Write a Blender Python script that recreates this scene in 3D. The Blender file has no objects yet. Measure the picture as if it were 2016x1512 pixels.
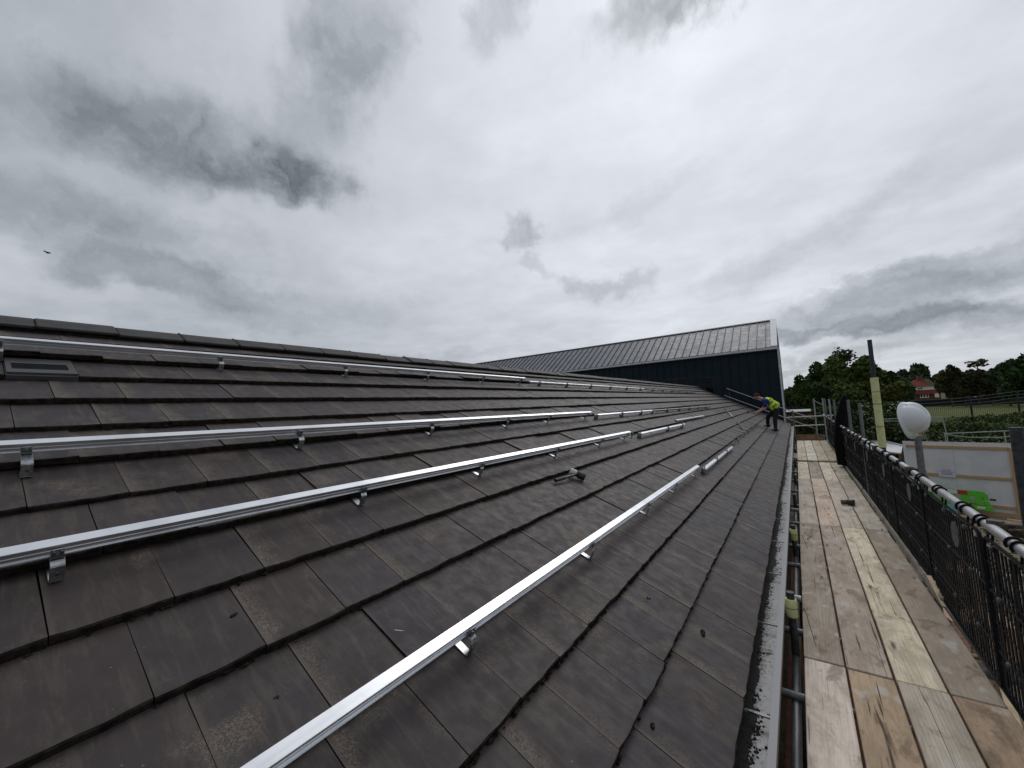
import bpy, bmesh, math, random
import numpy as np
from mathutils import Vector, Matrix
random.seed(7); rng = np.random.default_rng(7)
sc = bpy.context.scene
C = sc.collection
R = math.radians
# ------------------------------------------------------------------ camera
# origin = camera; X = out from the eave (down slope), Y = along the eave, Z = up
cam_d = bpy.data.cameras.new('camera'); cam = bpy.data.objects.new('camera', cam_d); C.objects.link(cam)
right = Vector((0.81235795, 0.58075083, -0.05294367)); up = Vector((0.08298584, -0.02526059, 0.99623052))
fwd = Vector((-0.57722431, 0.81368936, 0.06871474))
cam.matrix_world = Matrix(((right.x, up.x, -fwd.x, 0), (right.y, up.y, -fwd.y, 0), (right.z, up.z, -fwd.z, 0), (0, 0, 0, 1)))
cam_d.sensor_width = 36; cam_d.lens = 782.06 / 2016 * 36; cam_d.clip_start = .05; cam_d.clip_end = 6000
sc.camera = cam
GZ = -4.35                                                   # ground level
DZ = -1.71                                                   # scaffold deck level
# ------------------------------------------------------------------ sky
SUNV = Vector((-.09, .74, .67)).normalized()
world = bpy.data.worlds.new('World'); sc.world = world; world.use_nodes = True
def build_sky():
    nt = world.node_tree; N = nt.nodes; L = nt.links; N.clear()
    def nd(t, **k):
        n = N.new(t)
        for a, b in k.items(): setattr(n, a, b)
        return n
    def m(op, a, b=None, c=None, clamp=False):
        n = nd('ShaderNodeMath', operation=op, use_clamp=clamp)
        for i, v in enumerate((a, b, c)):
            if v is None: continue
            if isinstance(v, (int, float)): n.inputs[i].default_value = v
            else: L.new(v, n.inputs[i])
        return n.outputs[0]
    def ramp(v, lo, hi, smooth=True):
        n = nd('ShaderNodeMapRange', interpolation_type='SMOOTHSTEP' if smooth else 'LINEAR')
        L.new(v, n.inputs[0]); n.inputs[1].default_value = lo; n.inputs[2].default_value = hi
        return n.outputs[0]
    tc = nd('ShaderNodeTexCoord'); sep = nd('ShaderNodeSeparateXYZ'); L.new(tc.outputs['Generated'], sep.inputs[0])
    x, y, z = sep.outputs
    zz = m('MAXIMUM', m('ADD', z, .10), .05)
    pl = nd('ShaderNodeCombineXYZ'); L.new(m('DIVIDE', x, zz), pl.inputs[0]); L.new(m('DIVIDE', y, zz), pl.inputs[1])
    def noise(scale, det, rough, vec=pl.outputs[0], off=0, dist=0.):
        mp = nd('ShaderNodeMapping'); L.new(vec, mp.inputs[0]); mp.inputs['Location'].default_value = (off, off * .7, off * .3)
        n = nd('ShaderNodeTexNoise'); n.inputs['Scale'].default_value = scale; n.inputs['Detail'].default_value = det
        n.inputs['Roughness'].default_value = rough; n.inputs['Distortion'].default_value = dist
        L.new(mp.outputs[0], n.inputs['Vector']); return n
    big = noise(.55, 5, .5, off=3.1).outputs[0]; mid = noise(1.7, 8, .58, off=8.3, dist=.3).outputs[0]; fine = noise(4.2, 8, .62, off=1.7, dist=.2).outputs[0]
    # azimuth / elevation with a ragged wobble, for the individual clouds of this afternoon
    az = m('ARCTAN2', x, y); el = m('ARCSINE', m('MINIMUM', m('MAXIMUM', z, -1), 1))
    ae = nd('ShaderNodeCombineXYZ'); L.new(az, ae.inputs[0]); L.new(el, ae.inputs[1])
    wn = noise(5.0, 9, .62, vec=ae.outputs[0], off=2.); wn2 = noise(16, 6, .6, vec=ae.outputs[0], off=5.)
    def vm(op, a, b):
        n = nd('ShaderNodeVectorMath', operation=op)
        for i, v in enumerate((a, b)):
            if isinstance(v, tuple): n.inputs[i].default_value = v
            else: L.new(v, n.inputs[i])
        return n.outputs[0]
    w1 = vm('MULTIPLY', vm('SUBTRACT', wn.outputs['Color'], (.5, .5, .5)), (.36, .20, 0))
    w2 = vm('MULTIPLY', vm('SUBTRACT', wn2.outputs['Color'], (.5, .5, .5)), (.09, .06, 0))
    aew = vm('ADD', vm('ADD', ae.outputs[0], w1), w2)
    def blob(a0, e0, sa, se, tilt=0., edge=(0., .5)):
        mp = nd('ShaderNodeMapping', vector_type='TEXTURE'); L.new(aew, mp.inputs[0])
        mp.inputs['Location'].default_value = (a0, e0, 0); mp.inputs['Rotation'].default_value = (0, 0, tilt)
        mp.inputs['Scale'].default_value = (sa, se, 1)
        g = nd('ShaderNodeTexGradient', gradient_type='SPHERICAL'); L.new(mp.outputs[0], g.inputs[0])
        return ramp(g.outputs['Fac'], *edge)
    # (azimuth, elevation, half width, half height, tilt, edge, depth of grey)
    clouds = [(-1.33, .52, .40, .105, .02, (0, .95), .48), (-1.10, .505, .19, .075, .0, (0, .75), .46), (-1.20, .49, .26, .06, .0, (.1, 1.), .28), (-.98, .76, .22, .13, .5, (0, 1.), .44),
              (-1.06, .62, .18, .16, .9, (0, 1.), .26), (-1.46, .37, .50, .085, -.1, (0, 1.), .34), (-1.32, .290, .26, .060, -.06, (0, .55), .36),
              (-1.18, .23, .28, .05, 0, (0, .9), .22), (-1.5, .56, .6, .34, 0, (0, 1.), .20), (-1.45, .15, .5, .12, 0, (0, 1.), .24),
              (-.555, .425, .095, .050, .1, (0, .62), .34), (-.52, .36, .06, .035, -.6, (0, .9), .16), (-.40, .300, .125, .036, -.25, (0, .75), .28),
              (-.02, .775, .40, .065, 0, (0, .5), .42), (-.58, .835, .16, .07, .4, (0, .8), .3), (.04, .30, .40, .055, .22, (0, 1.), .18),
              (.18, .170, .36, .055, .10, (0, .8), .42), (.10, .118, .28, .030, 0, (0, .6), .42), (.32, .10, .28, .040, 0, (0, .8), .36), (.06, .065, .3, .02, 0, (0, .8), .22), (.22, .215, .22, .02, .12, (0, .8), .22),
              (.37, .25, .14, .035, .1, (0, .9), .22), (-.28, .46, .30, .04, .25, (0, 1.), .12), (-.95, .27, .26, .06, 0, (0, 1.), .14),
              (-1.62, .75, .45, .2, .3, (0, 1.), .20), (-.3, .06, .4, .03, 0, (0, .9), .10), (-.8, .13, .34, .035, .0, (0, .9), .16)]
    dark = None
    for a0, e0, sa, se, ti, ed, dp in clouds:
        b = m('MULTIPLY', blob(a0, e0, sa, se, ti, ed), dp)
        dark = b if dark is None else m('SUBTRACT', m('ADD', dark, b), m('MULTIPLY', dark, b))
    # behind the camera the same broken layer carries on
    back = m('MULTIPLY', ramp(m('MULTIPLY', y, -1.), -.1, .5), ramp(mid, .48, .75))
    dark = m('ADD', dark, m('MULTIPLY', back, .35))
    # brightness: veil brighter round the hidden sun, greyer away from it
    dot = nd('ShaderNodeVectorMath', operation='DOT_PRODUCT'); L.new(tc.outputs['Generated'], dot.inputs[0]); dot.inputs[1].default_value = SUNV
    glow = m('POWER', m('MAXIMUM', dot.outputs['Value'], 0), 9)
    wide = m('MAXIMUM', dot.outputs['Value'], -1)
    lum = m('ADD', m('MULTIPLY_ADD', wide, .20, .475), m('MULTIPLY', glow, .22))
    lum = m('MULTIPLY', lum, m('MULTIPLY_ADD', ramp(big, .3, .7), .16, .90))
    lum = m('MULTIPLY', lum, m('MULTIPLY_ADD', m('SUBTRACT', fine, .5), .24, 1.0))
    lum = m('MULTIPLY', lum, m('MULTIPLY_ADD', ramp(mid, .35, .65), .10, .95))
    inner = m('MULTIPLY_ADD', m('SUBTRACT', noise(9, 8, .62, vec=aew, off=4.).outputs[0], .5), 1.5, .98)
    lum = m('MULTIPLY', lum, m('SUBTRACT', 1., m('MULTIPLY', dark, inner)))
    # cool grey in the thick parts, near white in the veil
    mix = nd('ShaderNodeMix', data_type='RGBA'); L.new(ramp(lum, .12, .62, False), mix.inputs[0])
    mix.inputs[6].default_value = (.89, .995, 1.13, 1); mix.inputs[7].default_value = (.945, .99, 1.075, 1)
    sepc = nd('ShaderNodeVectorMath', operation='SCALE'); L.new(mix.outputs[2], sepc.inputs[0]); L.new(lum, sepc.inputs['Scale'])
    bc = nd('ShaderNodeBackground'); L.new(sepc.outputs[0], bc.inputs[0]); bc.inputs[1].default_value = 1.0
    sky = nd('ShaderNodeTexSky', sky_type='NISHITA'); sky.sun_disc = False
    sky.sun_elevation = math.asin(SUNV.z); sky.sun_rotation = math.atan2(SUNV.x, SUNV.y)
    bs = nd('ShaderNodeBackground'); L.new(sky.outputs[0], bs.inputs[0]); bs.inputs[1].default_value = .08
    ms = nd('ShaderNodeMixShader'); ms.inputs[0].default_value = .97
    L.new(bs.outputs[0], ms.inputs[1]); L.new(bc.outputs[0], ms.inputs[2])
    out = nd('ShaderNodeOutputWorld'); L.new(ms.outputs[0], out.inputs[0])
build_sky()
sun_d = bpy.data.lights.new('sun', 'SUN'); sun = bpy.data.objects.new('sun', sun_d); C.objects.link(sun)
sun_d.energy = .6; sun_d.angle = R(25); sun_d.color = (1, .97, .93)
sun.rotation_euler = (-SUNV).to_track_quat('-Z', 'Y').to_euler(); sun.location = (0, 0, 30)
vs = sc.view_settings; vs.view_transform = 'Standard'; vs.look = 'None'; vs.gamma = 1; vs.use_curve_mapping = False; vs.exposure = 0.0

# ------------------------------------------------------------------ materials
def mat(name, col=(.5, .5, .5), rough=.6, metal=0., spec=.5, alpha=None):
    m = bpy.data.materials.new(name); m.use_nodes = True
    b = m.node_tree.nodes['Principled BSDF']
    b.inputs['Base Color'].default_value = (*col, 1); b.inputs['Roughness'].default_value = rough
    b.inputs['Metallic'].default_value = metal; b.inputs['Specular IOR Level'].default_value = spec
    return m
class NT:
    """tiny node helper on a material"""
    def __init__(s, m): s.m = m; s.nt = m.node_tree; s.N = s.nt.nodes; s.L = s.nt.links; s.b = s.N['Principled BSDF']
    def n(s, t, **k):
        n = s.N.new(t)
        for a, b in k.items(): setattr(n, a, b)
        return n
    def put(s, sock, v):
        if isinstance(v, (int, float)): sock.default_value = v
        elif isinstance(v, tuple): sock.default_value = v if len(v) == 4 or sock.type == 'VECTOR' else (*v, 1)
        else: s.L.new(v, sock)
    def math(s, op, a, b=0., c=0.):
        n = s.n('ShaderNodeMath', operation=op)
        for i, v in enumerate((a, b, c)): s.put(n.inputs[i], v)
        return n.outputs[0]
    def coord(s, kind='Object', scale=(1, 1, 1), rot=(0, 0, 0)):
        tc = s.n('ShaderNodeTexCoord'); mp = s.n('ShaderNodeMapping'); s.L.new(tc.outputs[kind], mp.inputs[0])
        mp.inputs['Scale'].default_value = scale; mp.inputs['Rotation'].default_value = rot; return mp.outputs[0]
    def geo(s, scale=(1, 1, 1), rot=(0, 0, 0)):
        g = s.n('ShaderNodeNewGeometry'); mp = s.n('ShaderNodeMapping'); s.L.new(g.outputs['Position'], mp.inputs[0])
        mp.inputs['Scale'].default_value = scale; mp.inputs['Rotation'].default_value = rot; return mp.outputs[0]
    def noise(s, vec, scale, det=4, rough=.5, dist=0.):
        n = s.n('ShaderNodeTexNoise'); s.L.new(vec, n.inputs['Vector'])
        n.inputs['Scale'].default_value = scale; n.inputs['Detail'].default_value = det; n.inputs['Roughness'].default_value = rough
        n.inputs['Distortion'].default_value = dist; return n.outputs[0]
    def ramp(s, v, lo, hi, a=0., b=1.):
        n = s.n('ShaderNodeMapRange', interpolation_type='SMOOTHSTEP'); s.L.new(v, n.inputs[0])
        n.inputs[1].default_value = lo; n.inputs[2].default_value = hi; n.inputs[3].default_value = a; n.inputs[4].default_value = b
        return n.outputs[0]
    def mix(s, f, a, b, mode='MIX'):
        n = s.n('ShaderNodeMix', data_type='RGBA', blend_type=mode); s.put(n.inputs[0], f); s.put(n.inputs[6], a); s.put(n.inputs[7], b)
        return n.outputs[2]
    def bump(s, h, strength=.3, dist=.01):
        n = s.n('ShaderNodeBump'); n.inputs['Strength'].default_value = strength; n.inputs['Distance'].default_value = dist
        s.L.new(h, n.inputs['Height']); s.L.new(n.outputs[0], s.b.inputs['Normal'])
    def base(s, c): s.put(s.b.inputs['Base Color'], c)
    def rgh(s, c): s.put(s.b.inputs['Roughness'], c)

def noisy(name, a, b, scale=6, rough=.7, metal=0., bump=.15, bscale=40, spec=.4, stretch=(1, 1, 1), lo=.35, hi=.65):
    m = mat(name, a, rough, metal, spec); t = NT(m); v = t.geo(stretch)
    t.base(t.mix(t.ramp(t.noise(v, scale, 6, .6), lo, hi), a, b))
    if bump: t.bump(t.noise(v, bscale, 4, .6), bump, .004)
    return m

def tile_material():
    m = mat('concrete_tile', (.045, .042, .045), .62, 0, .36); t = NT(m)
    uv = t.n('ShaderNodeUVMap').outputs[0]; sp = t.n('ShaderNodeSeparateXYZ'); t.L.new(uv, sp.inputs[0]); u, v = sp.outputs[0], sp.outputs[1]
    isl = t.n('ShaderNodeNewGeometry').outputs['Random Per Island']; oi = t.n('ShaderNodeObjectInfo').outputs['Random']
    rnd = t.math('FRACT', t.math('ADD', isl, oi)); rnd2 = t.math('FRACT', t.math('MULTIPLY', rnd, 17.3)); rnd3 = t.math('FRACT', t.math('MULTIPLY', rnd, 71.7))
    g = t.geo(); big = t.noise(g, 1.3, 4, .6); med = t.noise(g, 9, 6, .65); grit = t.noise(g, 330, 3, .7); gr2 = t.noise(g, 110, 4, .7)
    # wash runs: streaks that follow the fall of the roof
    st = t.geo((5, 30, 5)); streak = t.noise(st, 1.0, 5, .65, .4)
    base = t.mix(rnd, (.0375, .0318, .0350), (.0510, .0418, .0435))
    base = t.mix(t.ramp(rnd3, .70, .95, 0, .55), base, (.056, .040, .034))
    base = t.mix(t.ramp(big, .35, .7, 0, .5), base, (.058, .042, .037))
    base = t.mix(t.ramp(streak, .47, .68, 0, .62), base, (.090, .073, .060))
    # lichen and grit worn through beside the joints
    wob = t.math('ADD', u, t.math('MULTIPLY', t.math('SUBTRACT', med, .5), .75))
    edge = t.math('ADD', t.ramp(wob, .30, -.02), t.ramp(wob, .84, 1.05, 0, .55))
    band = t.math('MULTIPLY', edge, t.ramp(rnd2, .30, .75))
    pat = t.math('MAXIMUM', band, t.ramp(t.noise(g, 3.3, 5, .6), .56, .70, 0, .85))
    spk = t.math('MULTIPLY', pat, t.ramp(t.math('ADD', t.math('MULTIPLY', grit, .6), t.math('MULTIPLY', gr2, .45)), .48, .60))
    base = t.mix(t.math('MULTIPLY', pat, .65), base, (.062, .046, .035))
    base = t.mix(t.math('MULTIPLY', spk, .9), base, (.23, .185, .150))
    thin = t.math('MULTIPLY', t.ramp(t.math('ADD', u, t.math('MULTIPLY', t.math('SUBTRACT', gr2, .5), .05)), .075, .015), t.ramp(rnd2, .15, .6, .15, .75))
    base = t.mix(thin, base, (.120, .098, .082))
    # pale flecks, bird lime and scratches
    fl = t.ramp(t.noise(g, 60, 2, .5), .755, .80); base = t.mix(t.math('MULTIPLY', fl, .5), base, (.30, .30, .28))
    # greenish dirt on the nose
    nose = t.ramp(t.math('ADD', v, t.math('MULTIPLY', med, .05)), .085, .02)
    base = t.mix(t.math('MULTIPLY', nose, t.ramp(med, .35, .7)), base, (.026, .022, .017))
    t.base(base); t.rgh(t.ramp(t.noise(g, 14, 4, .6), .3, .7, .54, .72))
    t.bump(t.math('ADD', t.math('MULTIPLY', grit, .5), t.math('ADD', gr2, t.math('MULTIPLY', spk, .8))), .35, .0022)
    return m
M = {}
M['tile'] = tile_material()
M['vent'] = mat('vent_plastic', (.062, .062, .066), .5)
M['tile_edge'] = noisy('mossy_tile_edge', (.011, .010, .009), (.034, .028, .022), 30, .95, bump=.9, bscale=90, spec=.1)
M['ridge'] = noisy('ridge_tile_concrete', (.040, .038, .040), (.062, .056, .054), 8, .7, bump=.3, bscale=150)
M['mortar'] = noisy('dark_ridge_gap', (.008, .008, .008), (.03, .027, .024), 30, .95)
M['moss'] = noisy('moss', (.014, .011, .008), (.045, .035, .022), 60, 1, bump=1., bscale=200, spec=.1)
M['debris'] = noisy('wet_leaf_debris', (.004, .0035, .003), (.020, .014, .009), 40, .7, bump=1., bscale=120, spec=.3)
M['felt'] = mat('underlay', (.012, .012, .012), .9)
def alu_material():
    m = mat('rail_aluminium', (.86, .87, .88), .3, 1.); t = NT(m); v = t.geo((160, 1.5, 160)); g = t.geo()
    t.base(t.mix(t.ramp(t.noise(g, 6, 5, .6), .45, .7), (.80, .815, .835), (.70, .715, .735)))
    t.rgh(t.ramp(t.noise(v, 1, 3, .6), .3, .7, .27, .46)); t.bump(t.noise(v, 2, 2, .5), .10, .001); return m
M['alu'] = alu_material()
M['alu_old'] = noisy('dull_aluminium', (.42, .43, .45), (.60, .61, .63), 14, .45, 1., .1)
M['alu_dark'] = noisy('dull_end_metal', (.13, .13, .14), (.25, .25, .27), 14, .5, .9, .1)
M['steel'] = noisy('bright_hook_steel', (.36, .38, .39), (.60, .62, .64), 30, .30, 1., .1, 80)
M['steel_dark'] = noisy('hook_steel_dull', (.12, .125, .13), (.26, .27, .28), 30, .4, .9, .1, 80)
M['bolt'] = mat('bolt_steel', (.18, .185, .19), .4, .9)
def tube_mat(name, a, b, rough=.45):
    m = mat(name, a, rough, .55, .5); t = NT(m); v = t.geo((30, 4, 30)); g = t.geo()
    c = t.mix(t.ramp(t.noise(v, 1, 6, .65), .35, .68), a, b)
    c = t.mix(t.ramp(t.noise(g, 22, 5, .7), .60, .72, 0, .8), c, (.30, .29, .27))
    c = t.mix(t.ramp(t.noise(g, 9, 5, .7), .62, .74, 0, .7), c, (.10, .06, .04))
    t.base(c); t.bump(t.noise(g, 90, 3, .6), .2, .002); return m
M['tube'] = tube_mat('galvanised_tube', (.30, .305, .31), (.46, .46, .46))
M['tube_dark'] = tube_mat('old_dark_tube', (.036, .042, .046), (.075, .082, .088), .6)
M['tube_mid'] = tube_mat('weathered_tube', (.13, .135, .14), (.24, .245, .25), .5)
M['coupler'] = noisy('coupler_steel', (.05, .04, .035), (.16, .12, .09), 40, .7, .5, .4)
M['foam'] = noisy('yellow_foam', (.52, .54, .22), (.66, .67, .36), 12, .8, bump=.35, bscale=60)
M['band'] = mat('black_band', (.012, .012, .013), .45)
M['guard'] = noisy('black_plastic_mesh', (.0030, .0035, .005), (.007, .008, .011), 30, .62, spec=.14)
M['netting'] = noisy('black_debris_net', (.004, .004, .005), (.010, .010, .012), 60, .95, bump=.8, bscale=200, spec=.1)
M['plate'] = noisy('grey_plate', (.05, .055, .055), (.12, .125, .12), 30, .5)
M['gutter'] = None
def gutter_mat():
    m = mat('grey_gutter', (.33, .33, .34), .42); t = NT(m); g = t.geo((1, 1, 1)); sx = t.n('ShaderNodeSeparateXYZ'); t.L.new(g, sx.inputs[0])
    sp = t.noise(t.geo((1.6, 1, 1.6)), 42, 5, .72, .5)
    thr = t.math('ADD', sp, t.ramp(sx.outputs[0], -.21, -.30, 0., .10))
    zone = t.ramp(t.noise(t.geo((0, 1, 0)), 1.1, 3, .6), .35, .6, -.05, .06)
    spots = t.ramp(t.math('ADD', thr, zone), .61, .66)
    spots = t.math('MULTIPLY', spots, t.ramp(sx.outputs[0], -.214, -.222))
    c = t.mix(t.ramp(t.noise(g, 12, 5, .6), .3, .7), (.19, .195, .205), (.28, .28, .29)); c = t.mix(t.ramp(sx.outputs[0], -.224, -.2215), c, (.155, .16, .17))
    t.base(t.mix(spots, c, (.012, .010, .010))); return m
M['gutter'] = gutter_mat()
def plank_mat():
    m = mat('scaffold_board', (.4, .35, .3), .82, 0, .25); t = NT(m)
    oi = t.n('ShaderNodeObjectInfo'); tint = oi.outputs['Color']; rnd = oi.outputs['Random']
    g = t.n('ShaderNodeNewGeometry').outputs['Position']
    off = t.n('ShaderNodeCombineXYZ'); t.put(off.inputs[2], t.math('MULTIPLY', rnd, 37.)); 
    va = t.n('ShaderNodeVectorMath', operation='ADD'); t.L.new(g, va.inputs[0]); t.L.new(off.outputs[0], va.inputs[1])
    def mp(s):
        n = t.n('ShaderNodeMapping'); t.L.new(va.outputs[0], n.inputs[0]); n.inputs['Scale'].default_value = s; return n.outputs[0]
    grain = t.noise(mp((21, 1.1, 21)), 1.5, 9, .68, 1.4); fineg = t.noise(mp((150, 5, 150)), 1.5, 4, .6, .3)
    ring = t.n('ShaderNodeTexWave', wave_type='BANDS', bands_direction='X'); t.L.new(mp((16, .8, 1)), ring.inputs[0])
    ring.inputs['Scale'].default_value = 1.1; ring.inputs['Distortion'].default_value = 9; ring.inputs['Detail'].default_value = 3; ring.inputs['Detail Scale'].default_value = .9
    c = t.mix(t.ramp(grain, .40, .74, 0, .55), tint, t.mix(.55, tint, (.10, .075, .06), 'MIX'))
    c = t.mix(t.math('MULTIPLY', t.math('MULTIPLY', t.ramp(ring.outputs[1], .35, .95), t.ramp(t.noise(mp((5, .8, 5)), 1., 3, .5), .42, .62)), .32), c, t.mix(.6, tint, (.10, .075, .055)))
    c = t.mix(t.ramp(fineg, .54, .76, 0, .42), c, (.17, .135, .105))
    st = t.noise(mp((6, 3.0, 6)), 1.0, 6, .68, .8); bl = t.noise(mp((3.2, 1.4, 3.2)), 1., 7, .72, .6); c = t.mix(t.ramp(bl, .42, .62, 0, .62), c, t.mix(.62, tint, (.16, .115, .075)))
    c = t.mix(t.ramp(st, .53, .66, 0, .80), c, t.mix(.78, tint, (.16, .115, .08)))
    st2 = t.noise(mp((9, 5, 9)), 1.0, 5, .6); c = t.mix(t.ramp(st2, .54, .72, 0, .55), c, (.66, .64, .60))
    # dark knots and foot dirt
    vo = t.n('ShaderNodeTexVoronoi', feature='F1'); t.L.new(mp((9, 2.4, .5)), vo.inputs[0]); vo.inputs['Scale'].default_value = 1.
    kn = t.ramp(vo.outputs['Distance'], .16, .06); c = t.mix(t.math('MULTIPLY', kn, .8), c, (.075, .05, .035))
    dirt = t.noise(mp((28, 18, 28)), 1., 5, .75); c = t.mix(t.ramp(dirt, .60, .76, 0, .7), c, (.085, .066, .05))
    cr = t.noise(mp((60, .9, 60)), 1.0, 3, .5, 1.2); crk = t.ramp(cr, .665, .70); c = t.mix(t.math('MULTIPLY', crk, .9), c, (.03, .022, .016))
    # saw scrapes across the boards, and one long rotten split in the brown board
    sc2 = t.noise(mp((3.0, 60, 3.0)), 1.0, 4, .6, .8); c = t.mix(t.math('MULTIPLY', t.ramp(sc2, .66, .76), t.ramp(bl, .50, .60, 0, .5)), c, (.10, .08, .065))
    gp = t.n('ShaderNodeSeparateXYZ'); t.L.new(g, gp.inputs[0]); gx, gy = gp.outputs[0], gp.outputs[1]
    wob = t.math('MULTIPLY', t.math('SUBTRACT', t.noise(mp((2, 5, 2)), 1., 5, .7), .5), .085)
    dx = t.math('ABSOLUTE', t.math('ADD', t.math('SUBTRACT', gx, .222), wob)); dy = t.math('ABSOLUTE', t.math('SUBTRACT', gy, 2.45))
    split = t.math('MULTIPLY', t.ramp(dx, .026, .008), t.math('MULTIPLY', t.ramp(dy, .66, .50), t.ramp(grain, .40, .56)))
    c = t.mix(t.math('MULTIPLY', split, .9), c, (.045, .030, .020))
    t.base(c); h = t.math('SUBTRACT', t.math('ADD', t.math('MULTIPLY', grain, -1.), t.math('MULTIPLY', fineg, -.6)), t.math('MULTIPLY', crk, 1.4))
    t.bump(h, .55, .004); t.rgh(t.ramp(st, .3, .7, .72, .9)); return m
M['plank'] = plank_mat()
M['timber'] = noisy('new_timber', (.42, .27, .14), (.56, .38, .21), 4, .75, stretch=(3, 3, 20), bump=.2)
M['timber_pale'] = noisy('pale_timber', (.48, .36, .22), (.60, .47, .30), 6, .75)
M['timber_old'] = noisy('old_timber', (.15, .09, .05), (.25, .15, .08), 9, .85, bump=.4)
M['timber_red'] = noisy('reddish_timber', (.10, .045, .025), (.17, .08, .045), 9, .85)
M['ply'] = noisy('white_painted_ply', (.62, .64, .65), (.76, .77, .77), 1.7, .65, bump=.1, lo=.3, hi=.7)
M['white'] = mat('white_plastic', (.78, .80, .82), .28)
M['paper'] = mat('paper', (.66, .66, .74), .7)
M['ink'] = mat('ink', (.20, .20, .34), .7)
M['ink_red'] = mat('red_ink', (.45, .10, .14), .7)
M['green_pl'] = mat('green_plastic', (.10, .48, .03), .42)
M['green_dk'] = mat('green_plastic_shade', (.08, .30, .05), .5)
M['red'] = mat('red_reflective', (.42, .02, .03), .4)
M['refl'] = mat('white_reflective', (.62, .64, .64), .4)
M['blackpl'] = mat('black_plastic', (.015, .015, .016), .4)
def clad(name, col, col2, rough, metal, ribs, axis):
    m = mat(name, col, rough, metal, .5); t = NT(m); g = t.geo((.7, .7, 3))
    t.base(t.mix(t.ramp(t.noise(g, 1.3, 4, .6), .3, .7), col, col2)); t.rgh(t.ramp(t.noise(t.geo(), 3, 3, .5), .3, .7, rough - .05, rough + .08))
    if ribs:
        w = t.n('ShaderNodeTexWave', wave_type='BANDS', bands_direction=axis, wave_profile='SIN'); w.inputs['Scale'].default_value = ribs
        t.L.new(t.geo(), w.inputs[0]); t.bump(w.outputs[1], .35, .004)
    return m
M['clad'] = clad('navy_cladding', (.0075, .0155, .024), (.011, .021, .032), .62, 0, 0, 'X'); M['clad'].node_tree.nodes['Principled BSDF'].inputs['Specular IOR Level'].default_value = .2
M['roofmetal'] = clad('seam_roof_sheet', (.13, .135, .15), (.19, .195, .21), .42, .2, 2.4, 'X')
M['seam'] = mat('dark_seam', (.022, .026, .032), .45, .4)
M['trim'] = noisy('light_grey_trim', (.52, .54, .57), (.60, .62, .65), 3, .42, 0, .02)
M['trim_dark'] = mat('dark_trim', (.04, .046, .052), .45, .2)
M['glass'] = mat('dark_glass', (.006, .008, .010), .08, 0, .15)
M['frame'] = mat('black_frame', (.008, .010, .013), .4)
M['brick'] = noisy('brown_brick', (.10, .045, .025), (.17, .085, .05), 9, .9)
M['brick2'] = noisy('pink_brick', (.52, .30, .22), (.66, .42, .32), 9, .9)
M['red_roof'] = noisy('red_tile', (.15, .042, .034), (.20, .058, .045), 2, .95, spec=.02)
M['brown_roof'] = noisy('brown_tile', (.07, .045, .03), (.10, .065, .045), 2, .9, spec=.05)
M['render'] = mat('cream_render', (.78, .76, .70), .8)
M['dark_wall'] = mat('dark_wall', (.018, .014, .014), .9)
def ground_mat(name, a, b, c2, sc1=.25, sc2=14):
    m = mat(name, a, .95, 0, .15); t = NT(m); g = t.geo()
    c = t.mix(t.ramp(t.noise(g, sc1, 5, .6), .35, .65), a, b); c = t.mix(t.ramp(t.noise(g, sc2, 5, .7), .45, .75), c, c2)
    t.base(c); t.bump(t.noise(g, 40, 4, .7), .6, .03); return m
M['grass'] = ground_mat('rough_grass', (.050, .062, .016), (.085, .082, .030), (.10, .095, .045))
M['field'] = ground_mat('mown_field', (.085, .105, .028), (.105, .125, .038), (.09, .105, .035), .05, 4)
M['dirt'] = ground_mat('trampled_dirt', (.16, .13, .10), (.26, .21, .16), (.34, .29, .23), .9, 9)
def leaf_mat(name, dark, light, tip):
    m = mat(name, dark, .75, 0, .2); t = NT(m); rp = t.n('ShaderNodeNewGeometry').outputs['Random Per Island']
    c = t.mix(rp, dark, light); c = t.mix(t.ramp(t.noise(t.geo(), .55, 4, .6), .46, .68), c, tip); t.base(c)
    t.b.inputs['Transmission Weight'].default_value = 0; return m
M['leaf_a'] = leaf_mat('leaf_dark', (0.020, 0.043, 0.013), (0.049, 0.084, 0.026), (0.067, 0.113, 0.035))
M['leaf_b'] = leaf_mat('leaf_mid', (0.041, 0.068, 0.014), (0.078, 0.116, 0.024), (0.105, 0.146, 0.032))
M['leaf_c'] = leaf_mat('leaf_yellow', (0.054, 0.066, 0.014), (0.102, 0.114, 0.026), (0.132, 0.138, 0.036))
M['leaf_d'] = leaf_mat('leaf_conifer', (0.027, 0.033, 0.015), (0.063, 0.066, 0.026), (0.112, 0.105, 0.036))
M['leaf_e'] = leaf_mat('leaf_blue', (0.027, 0.054, 0.027), (0.061, 0.097, 0.049), (0.081, 0.121, 0.061))
M['flower'] = leaf_mat('blossom', (.20, .22, .12), (.34, .35, .22), (.38, .38, .26))
M['bark'] = noisy('bark', (.05, .038, .028), (.09, .07, .05), 8, .95, bump=.6)
M['skin'] = mat('skin', (.46, .25, .18), .5); M['hair'] = mat('hair', (.055, .022, .012), .85)
M['vest'] = mat('hivis', (.52, .80, .02), .65); M['tape'] = mat('vest_tape', (.10, .12, .10), .35)
M['blue'] = noisy('blue_shirt', (.010, .014, .12), (.016, .022, .19), 12, .85, bump=.2)
M['trouser'] = noisy('black_trousers', (.006, .006, .009), (.016, .014, .018), 12, .9, bump=.3)
M['boot'] = mat('boot', (.010, .009, .009), .6)
M['rubber'] = mat('black_rubber', (.014, .014, .015), .55); M['rubber_w'] = mat('grey_rubber', (.55, .50, .47), .6)
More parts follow.
